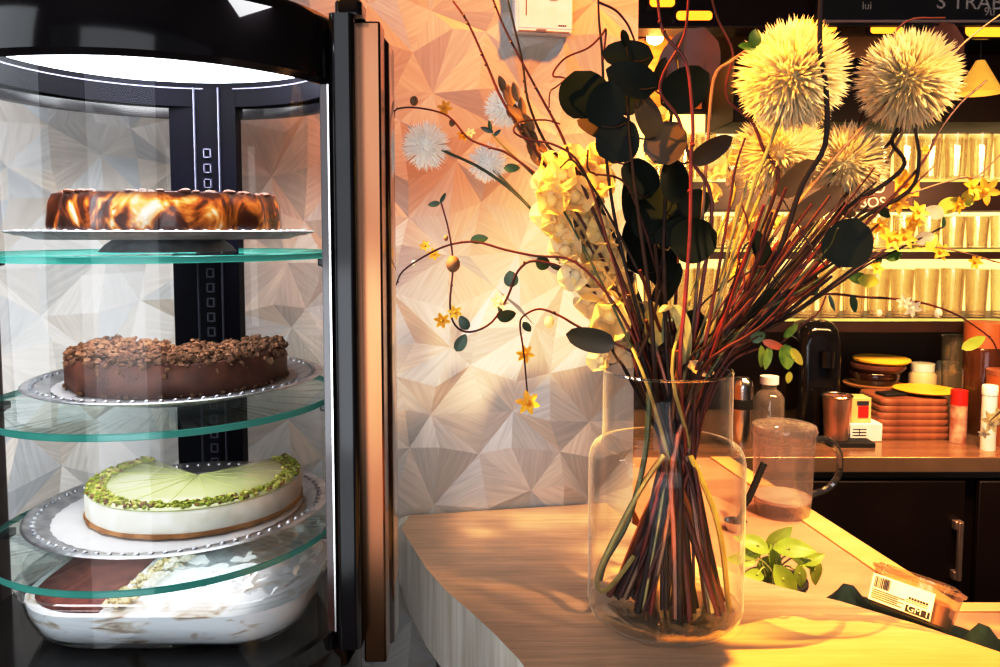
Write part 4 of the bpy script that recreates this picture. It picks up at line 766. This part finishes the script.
# ---- twigs to the right
S('willow_twig', 'dark red twig with light brown tip ending beside the yellow cone', px=[(718, 370), (780, 310), (850, 240), (917, 170), (939, 132), (960, 104), (987, 80)], Y1=.97, nodes=.15)
S('willow_twig', 'orange brown twig reaching to top right corner near the amber glow patch', px=[(710, 372), (790, 290), (870, 190), (925, 90), (954, 53), (978, 31), (1004, 12)], Y1=1.02, m=twig_brown)
S('corkscrew_twig', 'black zigzag twig curling under the right round flower head', px=[(712, 371), (760, 310), (824, 231), (846, 208), (886, 183), (905, 163), (892, 143), (898, 128)], Y1=.90, m=twig_dark, r=(.0032, .002))
S('corkscrew_twig', 'short black forked twig standing upright below the right round flower head', px=[(716, 372), (770, 320), (850, 228), (908, 192), (919, 160), (915, 128)], Y1=.93, m=twig_dark, r=(.0028, .0018))
S('corkscrew_twig', 'dark twig with red bark curling up behind the right round flower head to the canopy', px=[(705, 372), (760, 290), (820, 200), (860, 120), (880, 60), (905, 22), (945, 18)], Y1=1.06, r=(.0024, .0012))
ends = [(772, 212), (786, 188), (800, 214), (814, 222), (830, 196), (842, 214), (856, 228), (868, 206), (880, 222), (818, 262), (840, 250), (862, 262), (756, 232), (890, 246), (826, 240), (806, 248), (850, 196), (790, 240), (874, 238), (832, 276), (812, 204), (776, 250), (764, 205)]
for i, (ex, ey) in enumerate(ends):
    sx_ = 690+FR.uniform(-5, 32); S('red_stem', 'slender dark red stem in the dense sheaf leaning right from the vase mouth', 'stem', px=[(sx_, 372), ((sx_+ex)/2+FR.uniform(-10, 4), (372+ey)/2+FR.uniform(-3, 10)), (ex, ey)], Y1=VY+FR.uniform(-.12, .12), r=(.0028, .0016), m=(twig_red, twig_red, twig_bright, twig_dark)[i % 4], group='dark red stems leaning right in the vase')
for i, (ex, ey) in enumerate([(628, 232), (655, 245), (640, 270), (668, 230), (680, 210), (660, 290), (646, 320)]):
    sx_ = 645+FR.uniform(-12, 30); S('red_stem', 'slender dark red stem in the upright sheaf behind the dark leaves', 'stem', px=[(sx_, 372), ((sx_+ex)/2, (372+ey)/2), (ex, ey)], Y1=VY+FR.uniform(-.05, .1), r=(.0028, .0018), m=(twig_red, twig_dark)[i % 2], group='dark red stems upright in the vase')
for i in range(14):
    ex, ey = FR.uniform(735, 905), FR.uniform(175, 300); sx_ = 688+FR.uniform(-10, 34)
    S('thin_twig', 'very fine dark twig among the thick sheaf leaning right from the vase', px=[(sx_, 372), ((sx_+ex)/2+FR.uniform(-18, 8), (372+ey)/2+FR.uniform(-8, 16)), (ex, ey), (ex+FR.uniform(5, 34), ey-FR.uniform(10, 45))], Y1=VY+FR.uniform(-.1, .15), r=(.0018, .0008), m=(twig_dark, twig_red, twig_dark, stem_green)[i % 4], nodes=.2, group='fine dark twigs leaning right in the vase')
S('curly_twig', 'thin red curling twig looping left over the cream blossom spike', px=[(648, 370), (632, 320), (610, 250), (592, 190), (575, 158), (552, 144), (530, 140), (514, 132), (520, 122), (545, 120), (560, 124)], Y1=.95, r=(.0018, .0009), m=twig_red)
S('curly_twig', 'thin dark twig arching between blossom spike and black leaves', px=[(660, 370), (655, 310), (630, 255), (606, 210), (588, 180), (572, 160), (560, 168)], Y1=.92, r=(.002, .001), m=twig_dark)
S('curly_twig', 'thin red twig zigzagging upward between the black leaves', px=[(676, 370), (668, 310), (655, 265), (640, 215), (622, 180), (590, 172), (588, 150)], Y1=.90, r=(.002, .001), m=twig_red, nodes=.3)
S('curly_twig', 'fine red forked twig ending below the big black leaf on the right', px=[(700, 370), (722, 320), (744, 285), (738, 255), (748, 228), (742, 205)], Y1=.88, r=(.002, .0009), m=twig_bright, nodes=.3)
for i, (ex, ey) in enumerate([(748, 180), (757, 172), (738, 205), (771, 196), (783, 214)]):
    S('dry_grass_stem', 'straight pale beige dry stem rising right of the vase centre', 'stem', px=[(688+i*5, 372), ((693+i*5+ex)/2, (372+ey)/2), (ex, ey)], Y1=VY-.05+.02*i, r=(.0019, .0014), m=stem_olive, group='straight beige stems')
# ---- small-leaved vines
def vine(name, label, px, Y1, leaves=(), stars=(), buds=(), extra=(), m=twig_red, r=(.0018, .0009), lm=small_leaf, vasein=True, nodes=.1, sm=yellow_petal):
    t, path = S(name, label, 'branch', px=px, Y1=Y1, r=r, m=m, parts=True, vasein=vasein, nodes=nodes)
    for e in extra: mb = MB(); tubemesh(mb, spline(outside(e, Y1, Y1)), r[1]*1.2, r[1]*.7); obj('side_shoot', mb, m, t)
    for lf in leaves:
        mb = MB(); leafpx(mb, lf[0], lf[1], Y1-.004, lf[2], lf[3], lf[4]); obj('leaf', mb, lf[5] if len(lf) > 5 else lm, t)
    for s_ in stars: mb = MB(); star(mb, at(s_[0], s_[1], Y1-.008), s_[2]*Y1/F, 6); obj('blossom', mb, s_[3] if len(s_) > 3 else sm, t)
    for b in buds: mb = MB(); mb.ball(at(b[0], b[1], Y1-.004), b[2]*Y1/F, 7, sz=1.2); obj('bud', mb, b[3] if len(b) > 3 else bud_brown, t)
    return t
vine('leafy_vine', 'drooping vine at far left whose tip hangs beside the display case post', [(645, 366), (615, 305), (575, 262), (536, 256), (506, 250), (476, 242), (449, 245), (425, 256), (403, 271), (396, 285)], 1.0,
     leaves=[(479, 239, 18, 10, 10), (543, 263, 16, 15, -10), (560, 258, 18, 6, 170), (556, 267, 16, 6, -30)], stars=[(425, 246, 6), (434, 254, 7)], buds=[(414, 263, 2.5, pale_petal)])
vine('leafy_vine', 'curling vine forming a hook at left with brown seed ball half way up', [(648, 368), (618, 320), (575, 275), (536, 261), (518, 271), (508, 296), (492, 322), (470, 332), (455, 325), (450, 304), (453, 265), (449, 232), (441, 202)], .97,
     leaves=[(464, 323, 16, 11, 120), (461, 343, 20, 12, 60), (511, 279, 17, 15, 100), (507, 316, 20, 13, 10), (434, 204, 12, 6, 190), (443, 198, 12, 4, 60), (500, 310, 10, 4, 120)], stars=[(442, 320, 9), (455, 312, 8), (499, 302, 10, pale_petal)], buds=[(453, 264, 7), (446, 238, 2.5)])
vine('leafy_vine', 'vine with hanging yellow star blossoms arching over the left side of the vase', [(650, 370), (632, 352), (581, 328), (560, 316), (540, 309), (525, 315), (520, 325), (524, 355), (528, 402)], 1.0,
     leaves=[(527, 327, 13, 8, -50)], stars=[(525, 354, 10), (528, 403, 13)], buds=[(549, 322, 5, pale_petal)])
vine('blossom_branch', 'bare flowering branch reaching left to the case post above the white flower heads', [(640, 370), (618, 300), (560, 200), (513, 157), (489, 147), (468, 138), (448, 116), (419, 108), (397, 109), (394, 118)], 1.03,
     stars=[(445, 108, 8), (463, 136, 7), (470, 133, 6, pale_petal)], buds=[(414, 101, 4), (452, 123, 3)])
vine('leafy_sprig', 'short green tipped sprig over the wall left of the cream blossoms', [(640, 368), (605, 290), (560, 205), (530, 172), (505, 148), (492, 134)], 1.02, leaves=[(487, 130, 14, 5, 160), (490, 126, 12, 4, 100), (497, 133, 10, 4, 40), (512, 168, 16, 9, 0, var_leaf)], m=stem_green)
# ---- right side flowering twigs
yl = yellow_petal
vine('flowering_twig', 'yellow flowering twig ending in a star blossom near the right edge', [(708, 372), (760, 320), (812, 270), (886, 205), (921, 190), (960, 178), (978, 176), (1002, 153)], .98, stars=[(985, 191, 15), (906, 183, 15), (958, 205, 10), (972, 187, 12)], leaves=[(950, 205, 26, 16, 30, lime_leaf), (935, 212, 18, 14, 150, pale_petal), (968, 198, 20, 14, 60, lime_leaf)], m=twig_brown)
vine('flowering_twig', 'yellow flowering twig with dark pointed tip in front of middle glass row', [(712, 373), (760, 335), (800, 310), (864, 267), (899, 249), (943, 227)], .92, stars=[(905, 238, 12), (890, 240, 14), (876, 268, 9), (912, 222, 12), (918, 212, 12)], leaves=[(932, 242, 22, 10, 60, lime_leaf), (895, 256, 20, 10, 20, var_leaf), (944, 222, 12, 5, 80, small_leaf), (925, 238, 20, 14, 10, pale_petal)], m=twig_dark)
vine('flowering_twig', 'orange brown twig sloping down to the right edge before the lowest glass row', [(716, 373), (770, 320), (830, 270), (890, 247), (934, 247), (965, 253), (1004, 264)], 1.0, stars=[(940, 252, 10), (895, 240, 10), (975, 262, 8)], leaves=[(920, 246, 22, 9, 10, lime_leaf), (878, 262, 16, 9, 40)], m=twig_brown)
vine('drooping_twig', 'long drooping twig arching right past the tray stack to the right edge', [(720, 374), (755, 340), (790, 300), (828, 294), (862, 297), (896, 299), (927, 304), (955, 314), (976, 327), (992, 340), (999, 356)], .95, stars=[(912, 308, 10, pale_petal), (904, 302, 8, pale_petal)], leaves=[(854, 304, 20, 8, -70), (869, 281, 24, 14, -10, lime_leaf), (858, 278, 20, 12, 170, var_leaf), (974, 343, 26, 12, 30, lime_leaf), (832, 303, 18, 4, -70), (817, 285, 20, 7, 80)], buds=[(938, 313, 4, pale_petal), (879, 313, 3, pale_petal)])
vine('variegated_sprig', 'green and yellow variegated leaf sprig hanging right of the vase mouth', [(722, 374), (748, 352), (776, 346), (802, 325), (818, 313), (826, 296)], .90, leaves=[(791, 331, 20, 9, 40, var_leaf), (787, 357, 26, 18, -80, var_leaf), (797, 357, 24, 9, -55, lime_leaf), (789, 378, 14, 7, -90, lime_leaf), (762, 357, 26, 8, -80, var_leaf), (768, 358, 24, 9, -100, var_leaf), (758, 337, 16, 12, 20, small_leaf), (774, 345, 24, 9, -20, pbr('rust_leaf', (.35, .10, .03), rough=.4))])
vine('flowering_twig', 'short twig of orange yellow blossoms before the lettered shelf card', [(706, 372), (770, 300), (846, 224), (900, 196), (934, 166)], .95, stars=[(898, 203, 12), (880, 226, 10), (925, 150, 5)], leaves=[(884, 212, 18, 10, -30, small_leaf), (850, 214, 16, 8, 0, brown_leaf)], m=twig_red)
vine('white_sprig', 'pale cream blossom sprig dipping in at the right edge above the steel counter', [(1030, 380), (1012, 400), (1000, 412), (990, 421)], 1.6, stars=[(990, 422, 12, cream_petal), (1000, 418, 12, cream_petal), (984, 433, 6, pale_petal)], vasein=False)
# ---- dark round leaved branches
def leafbranch(label, px, Y1, lv, m=twig_dark):
    t, p = S('round_leaf_branch', label, 'branch', px=px, Y1=Y1, r=(.0032, .0014), m=m, parts=True)
    for (x, y, L_, W_, a, mm, dy) in lv:
        mb = MB(); leafpx(mb, x, y, Y1+dy, L_*1.12, W_*1.14, a, fold=.10, curl=.12, tip=.72); lf = obj('leaf', mb, mm, t)
        c = at(x, y, Y1+dy); s = Y1/F; d = Vector((math.cos(math.radians(a)), 0, math.sin(math.radians(a)))); q = c-d*L_*s*.5; near = min(p, key=lambda v: (v-q).length)
        mb = MB(); mb.tube(spline([near, (near+q)/2+Vector((0, -.002, -.004)), q], 3), .0009, 5); obj('leaf_stalk', mb, m, t)
D, B_ = dark_leaf, brown_leaf
leafbranch('branch of round blackish green leaves at upper left of the bouquet', [(655, 370), (650, 300), (640, 225), (632, 160), (628, 110), (630, 60)], .92,
    [(584, 94, 46, 46, 110, D, .0), (606, 105, 42, 34, 80, D, -.01), (628, 55, 46, 26, 175, D, .0), (632, 79, 48, 30, 160, D, -.01), (618, 140, 42, 38, 80, D, -.005), (625, 38, 16, 8, 100, D, 0), (648, 116, 44, 24, 110, B_, .0), (595, 128, 36, 16, 150, B_, .01), (624, 100, 26, 30, 60, D, .005), (640, 178, 40, 34, 120, D, .01)])
leafbranch('branch of large black leaves in the middle of the bouquet', [(668, 370), (665, 300), (664, 230), (668, 160), (672, 110), (680, 80)], .95,
    [(686, 89, 50, 38, 30, D, -.03), (660, 74, 34, 12, 65, D, .0), (666, 142, 42, 36, 60, B_, -.03), (675, 180, 44, 28, 85, D, -.03), (640, 205, 56, 34, 100, D, .01), (640, 245, 56, 34, 95, D, .02), (695, 240, 48, 40, 15, D, -.03), (712, 150, 42, 20, 30, B_, -.03), (655, 215, 54, 40, 80, D, .0), (662, 260, 50, 28, 80, D, .01), (672, 232, 36, 20, 40, D, -.02), (690, 62, 62, 52, 70, pbr('maroon_leaf', (.05, .014, .012), rough=.35), .03), (680, 48, 24, 8, 80, B_, .02), (668, 285, 44, 20, 60, D, .02), (693, 205, 34, 26, 40, D, .01), (655, 330, 40, 26, 80, D, -.01), (690, 330, 40, 26, 70, D, .02)])
leafbranch('leaning branch with one large round black leaf at right of the bouquet', [(705, 371), (750, 325), (800, 285), (835, 262)], .88, [(848, 243, 46, 42, 75, D, -.02), (766, 310, 44, 24, 60, D, .03), (818, 205, 56, 22, 35, B_, .03), (762, 250, 40, 18, 110, D, .03), (798, 178, 50, 22, 40, B_, .05)])
leafbranch('low branch with a single dark oval leaf over the left vase rim', [(625, 374), (618, 360), (612, 350)], .93, [(590, 340, 46, 23, 172, pbr('olive_dark_leaf', (.035, .030, .014), rough=.4), -.01)])
leafbranch('branch with a big round maroon leaf near the right round flower head', [(712, 371), (770, 290), (850, 190), (915, 110), (930, 70)], 1.05, [(940, 48, 46, 44, 60, MATS['maroon_leaf'], .02)], m=twig_red)
# pale reed blades
rb = thing('reed_leaf', at(682, 372, .90), 'broad pale olive reed leaf bending down into the vase mouth', 'leaf', GRP); mb = MB(); pth = spline(outside([(662, 312), (672, 305), (682, 320), (686, 345), (684, 380)], .9, .92), 5); n = len(pth); vs = []
for i, p in enumerate(pth):
    w_ = .009*math.sin(PI*min(.95, (i+1.2)/n))**.5; vs += [p+Vector((-w_, .002, 0)), p+Vector((0, -.002, 0)), p+Vector((w_, .002, 0))]
mb.add(vs, [(i*3+k, i*3+k+1, (i+1)*3+k+1, (i+1)*3+k) for i in range(n-1) for k in range(2)]); obj('blade', mb, pbr('pale_reed', (.62, .55, .25), (.5, .42, .16), rough=.5, scale=30, stretch=(6, 6, 1)), rb)
rb2 = MB(); leafpx(rb2, 655, 325, .915, 46, 22, 95, fold=.3); tag(obj('folded_leaf', rb2, pbr('olive_leaf', (.20, .20, .06), (.12, .12, .04), rough=.4, scale=20)), 'olive green folded leaf beside the reed leaf at the vase mouth', 'leaf', GRP)
rb3 = MB(); leafpx(rb3, 700, 368, .89, 30, 15, 160, fold=.35); tag(obj('dry_leaf', rb3, pbr('tan_leaf', (.50, .36, .18), (.38, .24, .1), rough=.6, scale=20)), 'small tan dry leaf folded over the front of the vase rim', 'leaf', GRP)
# ---- cream blossom spike (upper left) 
def floret(mb, c, r, nrm):
    nrm = Vector(nrm).normalized(); u = nrm.orthogonal().normalized(); v = nrm.cross(u); ph = FR.uniform(0, 6)
    for k in range(5):
        a = ph+2*PI*k/5; d = (u*math.cos(a)+v*math.sin(a))*.8 + nrm*.75; mb.leaf(Vector(c)-nrm*r*.35, d, nrm*1-(u*math.cos(a)+v*math.sin(a))*.8, r*1.25, r*1.05, -.25, -.30, 5, .7)
    mb.ball(Vector(c)-nrm*r*.1, r*.28, 5)
t, p = S('blossom_spike', 'large spike of cream yellow blossoms leaning up left from the vase', 'flower', px=[(640, 370), (628, 345), (605, 300), (580, 240), (555, 190), (530, 140), (510, 95)], Y1=1.0, r=(.0034, .0016), m=stem_olive, parts=True)
fl = [(612, 345, 19, pale_petal), (630, 352, 16, pale_petal), (640, 335, 14, pale_petal), (610, 318, 24, cream_petal), (636, 310, 18, cream_petal), (588, 300, 20, pale_petal), (598, 280, 24, cream_petal), (622, 288, 20, cream_petal), (575, 275, 18, pale_petal), (590, 250, 26, cream_petal), (612, 255, 20, cream_petal), (565, 250, 20, pale_petal), (560, 228, 20, cream_petal), (583, 222, 24, cream_petal), (605, 232, 18, cream_petal), (545, 215, 16, pale_petal), (552, 200, 20, cream_petal), (575, 196, 22, cream_petal), (592, 205, 16, cream_petal), (543, 185, 16, pale_petal), (562, 175, 20, cream_petal), (582, 178, 18, cream_petal), (550, 165, 14, cream_petal), (572, 160, 16, cream_petal), (600, 330, 16, pale_petal), (600, 360, 14, pale_petal), (596, 160, 18, cream_petal), (604, 185, 18, cream_petal)]
for (x, y, r_, mm) in fl:
    mb = MB(); Yf = 1.0 - (FR.uniform(.02, .05)) + (y-95)/275*-.02; floret(mb, at(x, y, Yf), r_*.95*Yf/F*1.25, (FR.uniform(-.6, .4), -1, FR.uniform(-.5, .6))); obj('floret', mb, mm, t)
for i in range(26):
    f = i/25; x, y = 508+f*36+FR.uniform(-7, 7), 88+f*82+FR.uniform(-3, 3); mb = MB(); leafpx(mb, x, y, .985+FR.uniform(-.012, .012), 20, 8, 115+FR.uniform(-35, 35), fold=.35, curl=-.1); obj('closed_bud', mb, bud_brown, t)
# smaller pale blossoms further right
t, p = S('blossom_spike', 'smaller cream blossom spray hidden behind the dark leaves in the middle', 'flower', px=[(672, 371), (690, 300), (720, 230), (735, 190), (725, 160)], Y1=1.08, r=(.0026, .0014), m=stem_olive, parts=True)
for (x, y, r_, mm) in [(716, 170, 20, pale_petal), (735, 182, 18, pale_petal), (712, 195, 16, pale_petal), (738, 160, 16, cream_petal), (745, 215, 18, cream_petal), (752, 235, 18, cream_petal), (730, 232, 14, cream_petal), (768, 222, 16, cream_petal), (662, 118, 14, cream_petal), (655, 160, 14, pale_petal), (755, 262, 14, cream_petal), (735, 270, 16, cream_petal)]:
    mb = MB(); floret(mb, at(x, y, 1.05), r_*.9*1.05/F, (FR.uniform(-.5, .5), -1, FR.uniform(-.3, .6))); obj('floret', mb, mm, t)
# ---- round spiky flower heads
def allium(label, px, py, rp, Yc, stem_px, m, sm, n=620, leaf_=False):
    t, p = S('globe_flower', label, 'flower', px=stem_px, Y1=Yc, r=(.0022, .0019), m=sm, parts=True); c = at(px, py, Yc); r_ = rp/F*Yc; mb = MB(); g = PI*(3-math.sqrt(5))
    for i in range(n):
        zz = 1-2*(i+.5)/n; q = math.sqrt(1-zz*zz); d = Vector((q*math.cos(g*i), q*math.sin(g*i), zz)); d = (d+Vector((FR.gauss(0, .09), FR.gauss(0, .09), FR.gauss(0, .09)))).normalized()
        u = d.orthogonal().normalized(); v = d.cross(u); ln = r_*FR.uniform(.86, 1.03); w_ = r_*.025; tip = c+d*ln; mid = c+d*ln*.80; b0 = c+d*r_*.12
        a = FR.uniform(0, PI); uu = u*math.cos(a)+v*math.sin(a); vv = d.cross(uu); bend = uu*r_*FR.uniform(-.07, .07)
        mb.add([b0+uu*w_*.3, b0-uu*w_*.3, mid+uu*w_+vv*w_*.4, mid-uu*w_+vv*w_*.4, tip+bend, mid-vv*w_*.7], [(0, 1, 3, 2), (2, 3, 4), (0, 2, 5), (1, 5, 3), (2, 4, 5), (3, 5, 4)])
    obj('flower_head', mb, m, t, angle=70); mb = MB(); mb.ball(c, r_*.42, 10); obj('flower_core', mb, allium_core if m is allium_cream else m, t)
    if leaf_:
        mb = MB(); leafpx(mb, 755, 38, Yc-.04, 18, 14, 80); leafpx(mb, 748, 46, Yc-.04, 18, 10, 170); obj('green_leaf', mb, var_leaf, t)
    return t
allium('largest cream spiky round flower head at the top with a green leaf at its left', 792, 76, 58, .90, [(700, 371), (718, 310), (738, 235), (766, 154), (792, 90)], allium_cream, stem_olive, 1500, True)
allium('cream spiky round flower head at far right before the dark bar cabinet', 908, 80, 52, .98, [(706, 371), (735, 300), (780, 227), (846, 145), (900, 90)], allium_cream, twig_brown, 1400)
allium('cream spiky round flower head directly below the largest one', 780, 152, 48, 1.0, [(695, 371), (712, 320), (738, 250), (765, 185), (779, 155)], allium_cream, stem_olive, 1000)
allium('smaller cream spiky round flower head between largest and far right heads', 846, 163, 43, 1.0, [(702, 371), (740, 300), (780, 240), (820, 195), (842, 168)], allium_cream, twig_brown, 950)
allium('leftmost white spiky flower head lying against the faceted wall', 426, 146, 27, 1.10, [(640, 371), (612, 310), (536, 214), (487, 172), (442, 150)], allium_white, stem_green, 420)
allium('white spiky flower head highest at left, behind the brown buds', 504, 108, 22, 1.10, [(645, 371), (620, 300), (560, 195), (508, 112)], allium_white, stem_olive, 400)
allium('white spiky flower head at left, below the brown buds', 488, 163, 22, 1.12, [(642, 371), (610, 310), (545, 225), (492, 168)], allium_white, stem_olive, 400)
# green stalks with cut ends looping in the lower part of the vase
for lab, px_, m in (('olive green stalk bent into a loop at lower left inside the vase', [(664, 455), (640, 490), (604, 560), (597, 585), (606, 590), (620, 575), (634, 556)], stem_olive), ('yellow green stalk curving down the right inner side of the vase', [(690, 455), (712, 505), (722, 545), (727, 590), (730, 612)], pbr('yellow_stalk', (.62, .46, .08), (.5, .36, .05), rough=.4)), ('dark green stalk sloping to lower left inside the vase', [(650, 380), (645, 455), (628, 520), (606, 560), (600, 580)], stem_green)):
    path = spline(outside(px_, VY-.02, VY-.015), 4); mb = MB(); tubemesh(mb, path, .0034, .003); tag(obj('green_stalk', mb, m), lab, 'stem', GRP)
cut_m = pbr('cut_stem_red', (.26, .085, .026), (.12, .034, .012), rough=.35, scale=40, stretch=(1, 1, .4))
for i in range(20):
    a = FR.uniform(PI*1.05, PI*1.95) if i < 12 else FR.uniform(0, PI); rb_ = vr*FR.uniform(.5, .80); b = Vector((V.x+.004+rb_*math.cos(a), V.y+rb_*.9*math.sin(a), ZB+.018)); w_ = Vector((V.x+.014+FR.uniform(-.02, .02), V.y+FR.uniform(-.025, .01), at(675, 455, VY).z)); tpv = Vector((V.x+FR.uniform(-.045, .05), V.y+FR.uniform(-.04, .04), zr+FR.uniform(.0, .05)))
    mb = MB(); tubemesh(mb, spline([b, b.lerp(w_, .5), w_, tpv], 4), .0035, .0028); tag(obj('cut_stem', mb, (cut_m, twig_dark, cut_m, twig_red)[i % 4]), 'thick reddish brown cut stem fanned out inside the glass vase', 'stem', 'cut stems fanned out inside the vase')
# ================================================================== LIGHT
def area(name, loc, to, size, power, col, sy=None):
    l = bpy.data.lights.new(name, 'AREA'); l.energy = power; l.color = col; l.size = size
    if sy: l.shape = 'RECTANGLE'; l.size_y = sy
    o = bpy.data.objects.new(name, l); COL.objects.link(o); o.location = loc; o.rotation_euler = (Vector(to)-Vector(loc)).to_track_quat('-Z', 'Y').to_euler(); return o
def spot(name, loc, to, power, col, ang, rad, blend=.2):
    l = bpy.data.lights.new(name, 'SPOT'); l.energy = power; l.color = col; l.spot_size = math.radians(ang); l.spot_blend = blend; l.shadow_soft_size = rad
    o = bpy.data.objects.new(name, l); COL.objects.link(o); o.location = loc; o.rotation_euler = (Vector(to)-Vector(loc)).to_track_quat('-Z', 'Y').to_euler(); return o
area('window_light', (-.20, -1.75, 1.60), (.0, 1.2, 1.25), 1.6, 30, (.90, .94, 1), 2.0)
area('side_fill', (-1.75, -.25, 1.75), (-.45, 1.2, 1.35), .9, 17, (.88, .94, 1), 1.5)  # added cool fill lamp, brightens the wall behind the case
area('low_fill', (-.42, -.75, 1.0), (.0, .9, 1.04), .9, 8, (.90, .95, 1), .9)  # added cool fill lamp, brightens the counter's left side
area('case_light', (CX, CY, ZH1-.012), (CX, CY, 0), .30, 6.0, (.97, .98, 1))
for z_, e_ in zip(SH, (.40, .26, .20)): area('shelf_fill', (CX, CY-.06, z_-.014), (CX, CY-.06, 0), .20, e_, (.97, .98, 1), .12)  # fill lamps added below the glass shelves to brighten the cakes
bl = bpy.data.lights.new('bulb_light', 'POINT'); bl.energy = 7; bl.color = (1, .55, .15); bl.shadow_soft_size = .03; bo = bpy.data.objects.new('bulb_light', bl); COL.objects.link(bo); bo.location = lp + Vector((0, .0, -.06))
spot('sun_spot', (-.70, .80, 2.80), (.50, .72, 1.1), 600, (1, .50, .07), 26, .012, .12)
spot('bar_spot', (1.15, .30, 2.75), (.55, 1.10, 1.62), 320, (1, .66, .34), 34, .05, .6)
spot('wall_spot', (.75, .75, 2.80), (.10, 1.36, 2.02), 190, (1, .31, .04), 36, .05, .7)
spot('work_spot', (1.0, 1.3, 2.8), (.80, 1.75, .93), 130, (1, .70, .46), 66, .08, .5)
area('back_bar_light', (1.2, 1.9, 1.75), (1.25, 2.5, 1.0), .8, 18, (1, .62, .28), .15)
w = bpy.data.worlds.new('world'); sc.world = w; w.use_nodes = True; bg = w.node_tree.nodes['Background']; bg.inputs[0].default_value = (.75, .82, 1, 1); bg.inputs[1].default_value = .16
sc.view_settings.view_transform = 'Standard'; sc.view_settings.look = 'None'; sc.view_settings.exposure = 0
sc.view_settings.use_curve_mapping = True; cmv = sc.view_settings.curve_mapping; cv = cmv.curves[3]; cv.points.new(.22, .15); cv.points.new(.75, .83); cmv.update()
cy_ = sc.cycles; cy_.transparent_max_bounces = 32; cy_.max_bounces = 10; cy_.use_denoising = True; cy_.caustics_refractive = False; cy_.caustics_reflective = False; cy_.sample_clamp_indirect = 6
